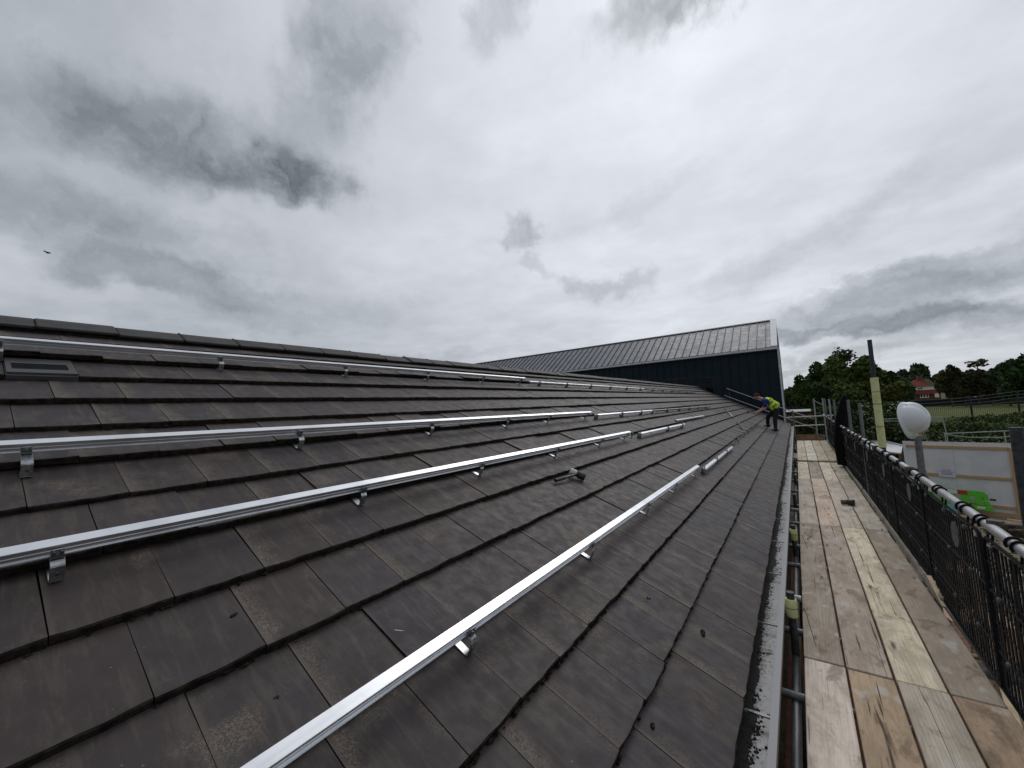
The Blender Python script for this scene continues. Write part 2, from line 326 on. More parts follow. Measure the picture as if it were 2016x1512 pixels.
M['mesh_green'] = mat('green_fence_wire', (.012, .020, .015), .5); M['pole_grey'] = mat('pole_grey', (.20, .23, .21), .5)
M['barrel'] = mat('green_barrel', (.10, .17, .12), .5); M['court'] = noisy('green_court', (.06, .16, .09), (.075, .19, .11), 2, .8)
M['rope'] = mat('pale_rail', (.30, .36, .31), .5)

# ------------------------------------------------------------------ mesh helpers
class MB:
    def __init__(s): s.v = []; s.f = []; s.mi = []; s.sm = []
    def add(s, vs, fs, mi=0, smooth=False):
        o = len(s.v); s.v += [tuple(p) for p in vs]; s.f += [tuple(i + o for i in f) for f in fs]; s.mi += [mi] * len(fs); s.sm += [smooth] * len(fs)
        return s
    def hexa(s, p, mi=0): return s.add(p, [(3, 2, 1, 0), (4, 5, 6, 7), (0, 1, 5, 4), (1, 2, 6, 5), (2, 3, 7, 6), (3, 0, 4, 7)], mi)
    def box(s, x0, x1, y0, y1, z0, z1, mi=0):
        return s.hexa([(x0, y0, z0), (x1, y0, z0), (x1, y1, z0), (x0, y1, z0), (x0, y0, z1), (x1, y0, z1), (x1, y1, z1), (x0, y1, z1)], mi)
    def obox(s, o, ax, ay, az, mi=0):
        """box from corner o with edge vectors"""
        o, ax, ay, az = map(Vector, (o, ax, ay, az))
        return s.hexa([o, o + ax, o + ax + ay, o + ay, o + az, o + ax + az, o + ax + ay + az, o + ay + az], mi)
    def tube(s, pts, r, n=10, mi=0, cap=True, smooth=True):
        pts = [Vector(p) for p in pts]; rs = r if isinstance(r, (list, tuple)) else [r] * len(pts)
        vs = []; prev = None
        for i, p in enumerate(pts):
            t = (pts[min(i + 1, len(pts) - 1)] - pts[max(i - 1, 0)]).normalized()
            if prev is None:
                a = t.cross(Vector((0, 0, 1))); a = a if a.length > .05 else t.cross(Vector((1, 0, 0)))
            else: a = prev - t * prev.dot(t)
            a.normalize(); prev = a; b = t.cross(a)
            for k in range(n):
                th = 2 * math.pi * k / n; vs.append(p + (a * math.cos(th) + b * math.sin(th)) * rs[i])
        fs = [(i * n + k, i * n + (k + 1) % n, (i + 1) * n + (k + 1) % n, (i + 1) * n + k) for i in range(len(pts) - 1) for k in range(n)]
        s.add(vs, fs, mi, smooth)
        if cap:
            m_ = len(pts) - 1; s.add(vs[:n], [tuple(range(n))[::-1]], mi); s.add(vs[m_ * n:], [tuple(range(n))], mi)
        return s
    def ellipsoid(s, c, r, nu=12, nv=8, mi=0):
        vs = [(c[0] + r[0] * math.sin(math.pi * j / nv) * math.cos(2 * math.pi * i / nu), c[1] + r[1] * math.sin(math.pi * j / nv) * math.sin(2 * math.pi * i / nu),
               c[2] + r[2] * math.cos(math.pi * j / nv)) for j in range(nv + 1) for i in range(nu)]
        return s.add(vs, [(j * nu + i, (j + 1) * nu + i, (j + 1) * nu + (i + 1) % nu, j * nu + (i + 1) % nu) for j in range(nv) for i in range(nu)], mi, True)
    def mesh(s, name, mats, bevel=0):
        me = bpy.data.meshes.new(name); me.from_pydata(s.v, [], s.f)
        for m in (mats if isinstance(mats, (list, tuple)) else [mats]): me.materials.append(m)
        me.polygons.foreach_set('material_index', s.mi); me.polygons.foreach_set('use_smooth', s.sm); me.update()
        if bevel:
            bm = bmesh.new(); bm.from_mesh(me); bmesh.ops.remove_doubles(bm, verts=bm.verts, dist=1e-5)
            bmesh.ops.bevel(bm, geom=[e for e in bm.edges if e.calc_face_angle(0) > .6], offset=bevel, segments=1, affect='EDGES', profile=.5)
            bm.to_mesh(me); bm.free()
        return me
    def obj(s, name, mats, parent=None, bevel=0, **k): return link(name, s.mesh(name, mats, bevel), parent, **k)
def link(name, me, parent=None, label=None, cat=None, group=None, kind=None, loc=None):
    o = bpy.data.objects.new(name, me); C.objects.link(o)
    if parent is not None: o.parent = parent
    if loc is not None: o.location = loc
    tag(o, label, cat, group, kind); return o
def tag(o, label=None, cat=None, group=None, kind=None):
    for k, v in (('label', label), ('category', cat), ('group', group), ('kind', kind)):
        if v: o[k] = v
    return o
def empty(name, loc, label=None, cat=None, group=None):
    return link(name, None, None, label, cat, group, loc=loc)
def part(mb, name, mats, root, bevel=0, **k):
    """part given in world coordinates, parented to an empty at root.location"""
    off = Vector(root.location); p = root.parent
    while p is not None: off += Vector(p.location); p = p.parent
    mb.v = [tuple(Vector(v) - off) for v in mb.v]
    return mb.obj(name, mats, root, bevel, **k)
def world_off(o):
    off = Vector(o.location); p = o.parent
    while p is not None: off += Vector(p.location); p = p.parent
    return off

# ------------------------------------------------------------------ roof frame
D0, G0, S0 = 1.412458, .355242, -.384080
SW = Vector((-.88642302, 0, .46287604)); NW = Vector((.46287604, 0, .88642302)); YW = Vector((0, 1, 0))
def RP(k, y, h=0.): return SW * (S0 + G0 * k) + YW * y + NW * (h - D0)
ROT = Matrix(((0, SW.x, NW.x), (1, 0, 0), (0, SW.z, NW.z)))       # local x->Y, y->up slope, z->normal
W = .300; YEND = 25.6; YBEG = -1.8
# ------------------------------------------------------------------ ground
def sheet(name, x0, x1, y0, y1, z, m, kind='structure', div=1):
    b = MB(); b.add([(x0, y0, z), (x1, y0, z), (x1, y1, z), (x0, y1, z)], [(0, 1, 2, 3)]); return b.obj(name, m, kind=kind)
sheet('ground', -900, 900, -700, 1500, GZ, M['grass'])
sheet('field', -30, 120, 62, 138, GZ + .02, M['field'])
sheet('building_site_ground', -3, 12, -4, 26, GZ + .012, M['dirt'])

# ------------------------------------------------------------------ tiled building
bld = empty('tiled_building', (-2.5, 12, GZ), 'long low building with dark grey concrete tile roof filling the foreground', 'building')
E0 = RP(0, 0)
w = MB(); w.box(-9.2, -.52, YBEG, YEND - .35, GZ, -1.75)
wall = part(w, 'wall', M['brick'], bld)
w = MB(); w.box(-.52, -.36, YBEG, YEND - .2, -1.78, -1.56); part(w, 'fascia', M['gutter'], bld)
w = MB()   # roof body under the tiles
a, b_, c_ = RP(.15, YBEG, -.075), RP(13.75, YBEG, -.075), Vector((-9.35, YBEG, -1.62))
Lv = Vector((0, YEND - .03 - YBEG, 0)); e1 = Vector((c_.x, YBEG, -1.78)); e2 = Vector((a.x, YBEG, a.z - .06))
w.add([a, b_, c_, e1, e2, a + Lv, b_ + Lv, c_ + Lv, e1 + Lv, e2 + Lv], [(0, 1, 2, 3, 4), (9, 8, 7, 6, 5), (0, 5, 6, 1), (1, 6, 7, 2), (2, 7, 8, 3), (3, 8, 9, 4), (4, 9, 5, 0)])
roof = part(w, 'roof', M['felt'], bld)
w = MB(); bs0, bs1 = RP(13.72, YBEG, -.02), Vector((-9.4, YBEG, -1.55)); dn = Vector((0, 0, .03))
w.add([bs0, bs1, bs1 + Lv, bs0 + Lv, bs0 + dn, bs1 + dn, bs1 + Lv + dn, bs0 + Lv + dn], [(0, 1, 2, 3), (4, 7, 6, 5), (0, 4, 5, 1), (1, 5, 6, 2), (2, 6, 7, 3), (3, 7, 4, 0)])
part(w, 'rear_roof_slope', M['ridge'], bld)
# tile variants (local frame: x along eave 0..W, y up the slope 0..L, z normal)
STEP = .037
def tile_geo(seed, lod=0):
    r = random.Random(seed); L_ = G0 + .035; n = 6 if lod == 0 else 2; x0, x1 = .0018, W - .0018
    sl = -STEP / G0; vs = []; fs = []; mi = []; uvs = []
    xs = [x0 + (x1 - x0) * i / n for i in range(n + 1)]
    for i, x in enumerate(xs):
        j = (r.uniform(-.0028, .0028) if lod == 0 else 0); jb = r.uniform(-.004, .003) if lod == 0 else 0; cr = .0035 if i in (0, n) else 0
        vs += [(x, j * .5, -.034 + jb), (x, -.001 + j + cr, -.006), (x, .0045 + j + cr, -.0005 + sl * .0045), (x, L_, sl * L_ - .001), (x, L_, sl * L_ - .018)]
    for i in range(n):
        a, b = i * 5, (i + 1) * 5
        fs += [(a, b, b + 1, a + 1), (a + 1, b + 1, b + 2, a + 2), (a + 2, b + 2, b + 3, a + 3), (a + 3, b + 3, b + 4, a + 4), (a + 4, b + 4, b, a)]
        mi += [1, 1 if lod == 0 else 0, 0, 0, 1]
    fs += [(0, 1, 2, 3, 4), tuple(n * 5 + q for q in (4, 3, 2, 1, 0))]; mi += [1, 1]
    return vs, fs, mi
def tile_mesh(seed):
    vs, fs, mi = tile_geo(seed); me = bpy.data.meshes.new('tile'); me.from_pydata(vs, [], fs)
    me.materials.append(M['tile']); me.materials.append(M['tile_edge']); me.polygons.foreach_set('material_index', mi)
    uv = me.uv_layers.new(name='UVMap')
    for lp in me.loops: v = vs[lp.vertex_index]; uv.data[lp.index].uv = (v[0] / W, v[1] / G0)
    return me
tmesh = [tile_mesh(i) for i in range(8)]
OFF = {0: 1.929, 1: 1.456, 2: 1.291, 3: .43, 4: .357, 5: .183, 6: .345, 7: .178, 8: .657, 9: .176, 10: .335, 11: .168, 12: .624, 13: .455}
def proj(P):
    P = Vector(P); q = (P.dot(right), P.dot(up), P.dot(fwd))
    return (1008 + 782.06 * q[0] / q[2], 756 - 782.06 * q[1] / q[2], q[2]) if q[2] > .05 else (1e6, 1e6, -1)
allt = []
for k in range(14):
    y = OFF[k] % W
    while y > YBEG: y -= W
    while y < YEND - .02:
        pc = proj(RP(k + .5, y + W / 2, -.02)); ar = 0
        if pc[2] > 0 and -160 < pc[0] < 2100 and 500 < pc[1] < 1700:
            q = [proj(RP(k + a, y + b, -.02))[:2] for a, b in ((0, 0), (0, W), (1, W), (1, 0))]
            ar = abs(sum(q[i][0] * q[(i + 1) % 4][1] - q[(i + 1) % 4][0] * q[i][1] for i in range(4))) / 2
            if pc[0] < 0 or pc[1] > 1512: ar *= .15
        allt.append((ar, k, y)); y += W
allt.sort(reverse=True)
roff = world_off(roof)
VENT = None
far_v, far_f, far_mi = [], [], []
cnt = 0
HK = {3: [-1.13, .07, 1.27, 2.47, 3.68, 4.69, 5.80], 6: [-.98, .22, 1.41, 2.49, 3.73, 4.90, 5.82], 8: [-1.0, .19, 1.37, 2.56, 3.74, 4.68, 5.84], 12: [-1.05, .15, 1.33, 2.50, 3.70, 4.86, 5.9]}
for ar, k, y in allt:
    isvent = (k == 11 and abs(y - .168) < .02)
    ye = min(W, YEND - y) / W; ys_ = .66 if k == 13 else 1.
    rz = random.gauss(0, .0035); dz = random.gauss(0, .0012); ds = random.gauss(0, .0022)
    if k == 12 and y < .35 and y > -.6: dz += .014; rz += .01
    hk = {3: HK[3], 6: HK[6], 8: HK[8], 12: HK[12]}.get(k)
    if hk and any(y - .16 < q < y + W + .10 for q in hk): dz += (.005 if k == 3 else .011) + random.uniform(-.002, .003)
    elif hk and random.random() < .3: dz += .006
    loc = RP(k, y, dz) + SW * ds
    if (cnt < 298 and ar > 0) or isvent:
        if isvent:
            b = MB(); t0 = tile_geo(3)
            b.add(t0[0], t0[1]); sl = -STEP / G0
            def P(x, yy, h): return (x, yy, sl * yy + h)
            def pad(x0, x1, y0, y1, h0, h1, mi): b.hexa([P(x0, y0, h0), P(x1, y0, h0), P(x1, y1, h0), P(x0, y1, h0), P(x0, y0, h1), P(x1, y0, h1), P(x1, y1, h1), P(x0, y1, h1)], mi)
            fx0, fx1, fy0, fy1 = .028, .262, .085, .215
            for q in ((.006, .294, .006, fy0), (.006, .294, fy1, .34), (.006, fx0, fy0, fy1), (fx1, .294, fy0, fy1)): pad(*q, 0, .014, 0)
            pad(fx0, fx1, fy0, fy1, .0005, .003, 1)
            for i in range(5): pad(fx0, fx1, fy0 + .012 + i * .024, fy0 + .018 + i * .024, .003, .008, 1)
            me = b.mesh('vent_tile', [M['vent'] if 'vent' in M else M['trim_dark'], M['frame']])
            o = link('vent_tile', me, roof, 'grey roof vent tile with a dark slotted opening')
        else:
            o = link('tile', tmesh[random.randrange(8)], roof)
        mw = Matrix.Translation(loc - roff) @ (ROT @ Matrix.Rotation(rz, 3, 'Z')).to_4x4()
        if ye < .98 or k == 13: mw = mw @ Matrix.Diagonal((ye, ys_, 1, 1))
        o.matrix_basis = mw; cnt += 1
    else:
        vs, fs, mi = tile_geo(random.randrange(999), 0 if (k < 13 and y < 9) else 1); o_ = len(far_v); rm = ROT @ Matrix.Rotation(rz, 3, 'Z')
        for v in vs: far_v.append(tuple(loc - roff + rm @ Vector((v[0] * ye, v[1] * ys_, v[2]))) + (v[0] / W, v[1] / G0))
        far_f += [tuple(i + o_ for i in f) for f in fs]; far_mi += mi
me = bpy.data.meshes.new('distant_tiles'); me.from_pydata([v[:3] for v in far_v], [], far_f)
me.materials.append(M['tile']); me.materials.append(M['tile_edge']); me.polygons.foreach_set('material_index', far_mi)
uv = me.uv_layers.new(name='UVMap'); vi = np.empty(len(me.loops), 'i'); me.loops.foreach_get('vertex_index', vi)
uva = np.array([v[3:] for v in far_v])[vi]; uv.data.foreach_set('uv', uva.ravel())
link('distant_tiles', me, roof, kind='stuff')
# ridge tiles
y = .345 - .45 * 5
while y < YEND:
    b = MB(); prof = []
    for sx in (0, 1):
        yy = y + (.447 if sx else 0) - .0; th = 0
    fr0 = RP(13.60, 0, .016); A = Vector((-4.765, 0, .912)); A2 = Vector((-4.84, 0, .912)); bk = Vector((-5.02, 0, .79))
    ln = [fr0, fr0 + (A - fr0) * .72 + Vector((.004, 0, .004)), A, (A + A2) / 2 + Vector((0, 0, .005)), A2, bk]
    jz = random.gauss(0, .004); y0, y1 = y, y + .440
    outer = [(p.x, yy, p.z + jz) for yy in (y0, y1) for p in ln]; inner = [(p.x - .012, yy, p.z + jz - .020) for yy in (y0, y1) for p in ln]; n = len(ln)
    fs = [(i, i + 1, n + i + 1, n + i) for i in range(n - 1)] + [(2 * n + i, 3 * n + i, 3 * n + i + 1, 2 * n + i + 1) for i in range(n - 1)]
    fs += [(i, 2 * n + i, 2 * n + i + 1, i + 1) for i in range(n - 1)] + [(n + i, n + i + 1, 3 * n + i + 1, 3 * n + i) for i in range(n - 1)] + [(0, n, 3 * n, 2 * n), (n - 1, 3 * n - 1, 4 * n - 1, 2 * n - 1)]
    b.add(outer + inner, fs)
    part(b, 'ridge_tile', M['ridge'], bld, bevel=.004)
    y += .45
b = MB()
for i in range(int((YEND - YBEG) / .45) + 1):
    yy = .335 - .45 * 5 + .45 * i
    if yy > YEND - .1: break
    f0 = RP(13.60, yy, .010)
    b.tube([(f0.x, yy, f0.z), (-4.765, yy, .902 + random.uniform(0, .010)), (-4.85, yy, .902), (-5.02, yy, .77)], .012, 6)  # black tubes added to draw the dark gaps between ridge tiles
part(b, 'ridge_joint_gaps', M['mortar'], bld, kind='stuff')
b = MB(); b.box(-4.95, -4.64, YBEG, YEND - .05, .60, .83); part(b, 'ridge_bedding', M['mortar'], bld)
# verge boards at far gable
b = MB(); b.obox(RP(.0, YEND, -.16), SW * (13.6 * G0), (0, .05, 0), NW * .15); part(b, 'verge_trim', M['ridge'], bld)
b = MB(); b.add([(-9.2, YEND - .3, -1.75), (-.5, YEND - .3, -1.75), (-.5, YEND - .3, -1.5), (-4.7, YEND - .3, .7)], [(0, 1, 2, 3)]); part(b, 'gable', M['brick'], bld)
# moss growing out of the course joints
b = MB(); rr = random.Random(5)
for k in (1, 2, 2, 4, 3, 5, 9):
    for i in range(170 if k < 3 else 60):
        y = rr.uniform(.2, 6.5) if k < 3 else rr.uniform(-.2, 4); s = rr.uniform(.0025, .009) * (1.3 if rr.random() < .2 else 1)
        c = RP(k, y, -.033 + s * .3) - SW * rr.uniform(0, .008)
        b.ellipsoid(c, (s, s * rr.uniform(.8, 2.2), s * .8), 5, 3)
part(b, 'moss', M['moss'], bld, kind='stuff')
# gutter
GX0, GX1, GL = -.345, -.19, -1.500
b = MB(); y0, y1 = YBEG, YEND + .05
b.box(GX0, -.222, y0, y1, -1.570, -1.562)                        # floor of gutter
b.box(GX0 - .006, GX0, y0, y1, -1.57, -1.50); b.box(-.222, -.216, y0, y1, -1.562, -1.512); b.box(-.222, GX1, y0, y1, GL - .012, GL); b.box(-.196, GX1, y0, y1, GL - .045, GL - .012)
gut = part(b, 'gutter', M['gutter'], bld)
for i in range(28):
    yy = 2.29 + .93 * (i - 3)
    b = MB(); b.box(-.335, -.215, yy - .008, yy + .008, -1.521, -1.513); part(b, 'gutter_bracket', M['gutter'], bld)
b = MB(); rr = random.Random(11)
for i in range(5200):
    y = 1.3 + 15 * rr.random() ** 1.7
    wv = .020 + .016 * math.sin(y * 2.1 + 1) * math.sin(y * .77 + 2) + .007 * math.sin(y * 9)
    x = -.338 + abs(rr.gauss(0, max(.008, wv))) * 1.25; s = rr.uniform(.003, .009)
    if x > -.235 and rr.random() < .7: continue
    b.ellipsoid((x, y, -1.562 + s * .2), (s, s * rr.uniform(.7, 2.0), s * .30), 5, 3)
n_ = 900; ys2 = [1.2 + 22 * (i / n_) ** 1.6 for i in range(n_)]
ed_ = [-.300 + .020 * math.sin(q * 2.1 + 1) * math.sin(q * .77 + 2) + .008 * math.sin(q * 17) + rr.uniform(-.007, .007) for q in ys2]
b.add([(-.345, q, -1.556) for q in ys2] + [(e_, q, -1.5595) for e_, q in zip(ed_, ys2)], [(i, n_ + i, n_ + i + 1, i + 1) for i in range(n_ - 1)])  # ragged dark strip: debris plus painted shade under the tile overhang
part(b, 'gutter_debris_and_shade', M['debris'], bld, kind='stuff')
for (px, py, k_, lab) in ((-.262, 2.95, .026, 0), (-.25, 5.1, .017, 0)):
    b = MB(); b.add([(px - k_, py, -1.553), (px - k_ * .3, py - k_ * .7, -1.549), (px + k_, py + .002, -1.555), (px + .1 * k_, py + k_ * .7, -1.548)], [(0, 1, 2, 3)])
    o = b.obj('fallen_leaf', M['flower']); tag(o, 'small pale green leaf lying in the dirty gutter, ' + ('the nearer one' if k_ > .02 else 'farther along it'), 'leaf', 'leaves fallen into the gutter')

# ------------------------------------------------------------------ mounting rails and hooks
KR = {1: (12.03, 11.76), 2: (8.02, 7.70), 3: (5.91, 5.73), 4: (2.92, 2.84)}   # rail centre line in courses, near end and far end
HR = .062                                                        # underside of the rail above the nose plane
def rail_mb(kc, y0, y1, h0, wd=.040, ht=.042, dk=0.):
    """hollow slotted extrusion following the eave"""
    b = MB()
    def bx(s0, s1, a, c): b.obox(RP(kc, y0, a) + SW * s0, YW * (y1 - y0) + SW * (dk * G0), SW * (s1 - s0), NW * (c - a))
    hw = wd / 2; t = .0025
    bx(-hw, hw, h0 + ht - t, h0 + ht); bx(hw - t, hw, h0 + t, h0 + ht - t); bx(-hw - .005, hw, h0, h0 + t)
    bx(-hw + .001, -hw + .0035, h0 + t, h0 + ht - t); bx(-hw - .0015, -hw, h0 + ht - .0045, h0 + ht - .0008)
    bx(-hw - .0012, -hw + .001, h0 + ht * .47, h0 + ht * .47 + .0016)
    return b
def hook_mbs(y, kn, kc, h0, wd=.036):
    """stainless roof hook: strap out from under the nose kn, folded back up to the rail at kc"""
    b = MB(); th = .005; nose = RP(kn, y, 0)
    def strap(p, q, w_=wd, t_=th):
        p, q = Vector(p), Vector(q); d = (q - p); nrm = YW.cross(d.normalized()); b.obox(p - YW * (w_ / 2) - nrm * (t_ / 2), YW * w_, d, nrm * t_)
    base = -.032; c_ = base + .085
    p0 = RP(kn + .15, y, base); p1 = RP(kn - .215, y, base + .006); p2 = RP(kn - .250, y, base + .014); p3 = RP(kn - .245, y, base + .074); p4 = RP(kn - .215, y, c_)
    sF = (-.026) ; p5 = RP(kc, y, 0) + SW * sF; p5 = RP(kc, y, c_) + SW * sF; p6 = RP(kc, y, h0 + .030) + SW * sF
    for p, q in ((p0, p1), (p1, p2), (p2, p3), (p3, p4)): strap(p, q)
    strap(p4, p5 + NW * .002); strap(p5, p6, wd * .9)
    bo = MB()
    c = (p2 + p3) / 2 - SW * .003; bo.tube([c + SW * .004, c - SW * .003], .006, 6)
    bs_ = [bo]
    for dy in (-.009, .009):
        q_ = MB(); q_.tube([RP(kc, y + dy, h0 + .020) + SW * (sF + .004), RP(kc, y + dy, h0 + .020) + SW * (sF - .012)], .0055, 8); bs_.append(q_)
    q_ = MB(); q_.obox(RP(kc, y - .016, h0 - .002) + SW * (sF - .010), YW * .032, SW * .010, NW * .012); bs_.append(q_)
    return b, bs_
raildata = {
    4: (3, -1.0, 5.93, [-1.13, .07, 1.27, 2.47, 3.68, 4.69, 5.80], 'bright aluminium mounting rail nearest the eave, running from the bottom edge of the picture'),
    3: (6, -1.1, 5.93, [-.98, .22, 1.41, 2.49, 3.73, 4.90, 5.82], 'bright aluminium mounting rail next up from the lowest one, above the mallet'),
    2: (8, -1.1, 5.95, [-1.0, .19, 1.37, 2.56, 3.74, 4.68, 5.84], 'bright aluminium mounting rail halfway up the roof, below the vent tile'),
    1: (12, -1.1, 6.02, [-1.05, .15, 1.33, 2.50, 3.70, 4.86, 5.9], 'bright aluminium mounting rail highest up, just under the ridge tiles')}
HOOKY = {}
for i, (kn, y0, y1, hy, lab) in raildata.items():
    ka, kb = KR[i]; kat = lambda yy: ka + (kb - ka) * (yy - .2) / 5.7
    t = empty('mounting_rail', RP(kat(y0), y0, HR), lab, 'rail', 'full length mounting rails fixed on hooks')
    part(rail_mb(kat(y0), y0, y1, HR, dk=kat(y1) - kat(y0)), 'rail_profile', M['alu'], t); HOOKY[kn] = hy
    for j, yy in enumerate(hy):
        if yy > y1 - .02: continue
        hb, bos = hook_mbs(yy, kn, kat(yy), HR)
        h = part(hb, 'roof_hook', M['steel'], t, bevel=.0012)
        for bo in bos: bo.v = [tuple(Vector(v) - world_off(t)) for v in bo.v]; bo.obj('bolt', M['bolt'], h)
# second run of shorter pieces lying over their hooks, and bare hooks beyond
def short_rail(i, kc, y0, y1, h, m, lab, dk=0., clamps=()):
    t = empty('short_rail', RP(kc, y0, h), lab, 'rail', 'short rail lengths beyond the long rails')
    part(rail_mb(kc, y0, y1, h, .040, .034, dk), 'rail_profile', m, t)
    for yy in clamps:
        f = (yy - y0) / (y1 - y0); b = MB(); k_ = kc + dk * f
        b.obox(RP(k_, yy - .018, h - .005) + SW * -.030, YW * .036, SW * .060, NW * .045); b.tube([RP(k_, yy, h + .03), RP(k_, yy, h + .070)], .007, 6)
        b.obox(RP(k_, yy - .015, -.03) + SW * -.04, YW * .03, SW * .06, NW * (h + .02)); part(b, 'rail_clamp', M['steel_dark'], t)
short_rail(4, 2.66, 6.08, 7.15, .025, M['alu'], 'short shiny rail piece just past the end of the lowest long rail', 0, (6.12,))
short_rail(4, 2.66, 7.22, 8.32, .018, M['alu_old'], 'second shiny rail piece beyond the lowest long rail', 0, (7.24,))
short_rail(4, 2.66, 8.36, 9.2, .014, M['alu_old'], 'dull rail piece before the row of bare hooks near the eave', 0, (8.4,))
short_rail(3, 5.62, 6.3, 7.9, .025, M['alu'], 'short bright rail piece past the end of the rail above the mallet', -.05, (6.34,))
short_rail(3, 5.57, 7.95, 9.3, .025, M['alu'], 'bright rail piece ending near the loose dull rail', -.05, (8.0, 9.1))
short_rail(2, 7.62, 6.1, 9.3, .025, M['alu'], 'bright rail piece continuing the halfway rail', -.1, (6.15, 7.3, 8.4, 9.2))
short_rail(2, 7.52, 9.36, 16.0, .025, M['alu_dark'], 'thin dull rail at the far end of the halfway row', -.3, (10.4, 11.6, 12.8, 14.0, 15.2))
short_rail(1, 11.66, 6.15, 12.8, .022, M['alu_old'], 'dull grey rail with clamps continuing the row under the ridge', -.2, (6.5, 7.6, 8.8, 10.0, 11.2, 12.4))
short_rail(1, 11.40, 12.9, 20.0, .022, M['alu_dark'], 'far dull rail of the row under the ridge', -.3, (13.6, 14.8, 16., 17.2, 18.4))
b = rail_mb(6.15, 9.5, 12.6, -.012, dk=-.12); o = b.obj('loose_rail', M['alu_old']); tag(o, 'loose dull rail lying flat on the tiles in the middle of the roof', 'rail')
def bare_hook(y, kn, lab, rz=0., m='steel_dark', grp=None):
    t = empty('roof_hook', RP(kn, y, -.03), lab, 'hook', grp or 'bare roof hooks waiting for a rail')
    b, bo = hook_mbs(y, kn, kn - .12, .03); part(b, 'strap', M[m], t, bevel=.001)
    for q in bo[:3]: part(q, 'bolt', M['bolt'], t)
ORD = ['nearest', 'second', 'third', 'fourth', 'fifth', 'sixth', 'seventh', 'eighth', 'ninth', 'tenth', 'eleventh', 'twelfth', 'farthest']
for i, yy in enumerate((6.03, 9.3, 10.1, 10.9, 11.6, 12.2, 12.9, 13.5, 14.2, 14.9, 15.6, 16.3, 17.0)):
    bare_hook(yy, 3, ORD[i] + ' bare steel hook in the lowest row, between the long rail and the worker')
for i, yy in enumerate((6.15, 9.5, 10.7, 11.9, 13.1, 14.3, 15.5, 17, 18.5)):
    bare_hook(yy, 6, (ORD[i] if i < 8 else 'farthest') + ' bare steel hook in the row beyond the rail above the mallet')
b = MB()   # black strip added for the dark line on the third course near the worker
rr = random.Random(3)
pts = [RP(2.9 + rr.uniform(-.18, .12), 9.6 + i * .32, .015 + rr.uniform(0, .03)) for i in range(25)]
b.tube(pts, .013, 6); o = b.obj('dark_strip', M['rubber']); tag(o, 'black strip snaking along the lower tiles towards the worker', 'dark_strip')
for (yy, kk, dk, lab) in ((15.9, 4.95, .9, 'spare hook lying across the tiles up the roof from the worker'),):
    b = MB(); p = RP(kk, yy, .01); q = RP(kk + dk, yy + 1.0, .03); b.tube([p, (p + q) / 2 + NW * .03, q, q + SW * .12 + NW * .08], .022, 6); b.ellipsoid(p, (.05, .05, .04), 8, 5)
    o = b.obj('spare_hook', M['steel_dark']); tag(o, lab, 'hook')
b = MB(); p, q = RP(3.25, 13.4, .012), RP(4.1, 14.8, .012); b.obox(p, q - p, SW * .02 + YW * -.03, NW * .03); o = b.obj('metal_strip', M['alu_dark']); tag(o, 'dull metal strip lying on the tiles left of the worker\'s feet', 'metal strip')

# ------------------------------------------------------------------ mallet on the roof
mt = empty('mallet', RP(4.7, 3.42, 0), 'rubber mallet with one grey and one black face lying on the tiles', 'mallet')
zt = -.012
hd0, hd1 = RP(4.88, 3.49, zt + .036), RP(4.50, 3.56, zt + .030)
b = MB(); b.tube([hd0, hd0.lerp(hd1, .40)], .033, 14); part(b, 'grey_face', M['rubber_w'], mt)
b = MB(); b.tube([hd0.lerp(hd1, .40), hd0.lerp(hd1, .58)], .026, 14); b.tube([hd0.lerp(hd1, .56), hd1], .036, 14); part(b, 'head', M['rubber'], mt, bevel=.003)
b = MB(); hm = hd0.lerp(hd1, .5); he = RP(4.80, 3.17, zt + .010); b.tube([hm, hm.lerp(he, .5), he], [.012, .012, .014], 10); part(b, 'handle', M['blackpl'], mt)
b = MB(); b.tube([hm.lerp(he, .62), he], .0165, 10); part(b, 'grip', M['rubber'], mt)
# small debris on the tiles
for (kk, yy, s, lab) in ((.712, 2.54, .017, 'dark lump of moss on the lowest but one course near the eave'), (.838, 1.7, .010, 'small dark crumb of moss on the tiles at bottom right'),
                         (1.62, 2.5, .008, 'tiny moss crumb between the lowest rail and the eave'), (4.55, .62, .009, 'small dark crumb on a clean tile at lower left'),
                         (3.5, .62, .006, 'tiny dark crumb above the lowest rail')):
    b = MB(); rr = random.Random(int(kk * 100))
    for i in range(5): b.ellipsoid(RP(kk + rr.uniform(-.02, .02), yy + rr.uniform(-s, s), -.012 - .037 * (kk % 1) * .6 + s * .5), (s * .6, s * rr.uniform(.5, 1), s * .5), 6, 4)
    o = b.obj('moss_lump', M['debris']); tag(o, lab, 'moss', 'moss lumps on the tiles')
for (kk, yy, kk2, yy2) in ((3.48, 1.07, 3.20, 1.17), (3.2, 1.72, 3.08, 1.86)):
    b = MB(); p, q = RP(kk, yy, -.010), RP(kk2, yy2, -.014); b.tube([p, p.lerp(q, .45) + YW * .006 + NW * .004, q], .0014, 5)
    o = b.obj('bent_wire', M['alu']); tag(o, 'thin pale bent wire lying on the tiles by the lowest rail, ' + ('the longer nearer one' if yy < 1.5 else 'the shorter farther one'), 'wire', 'wire scraps on the tiles')

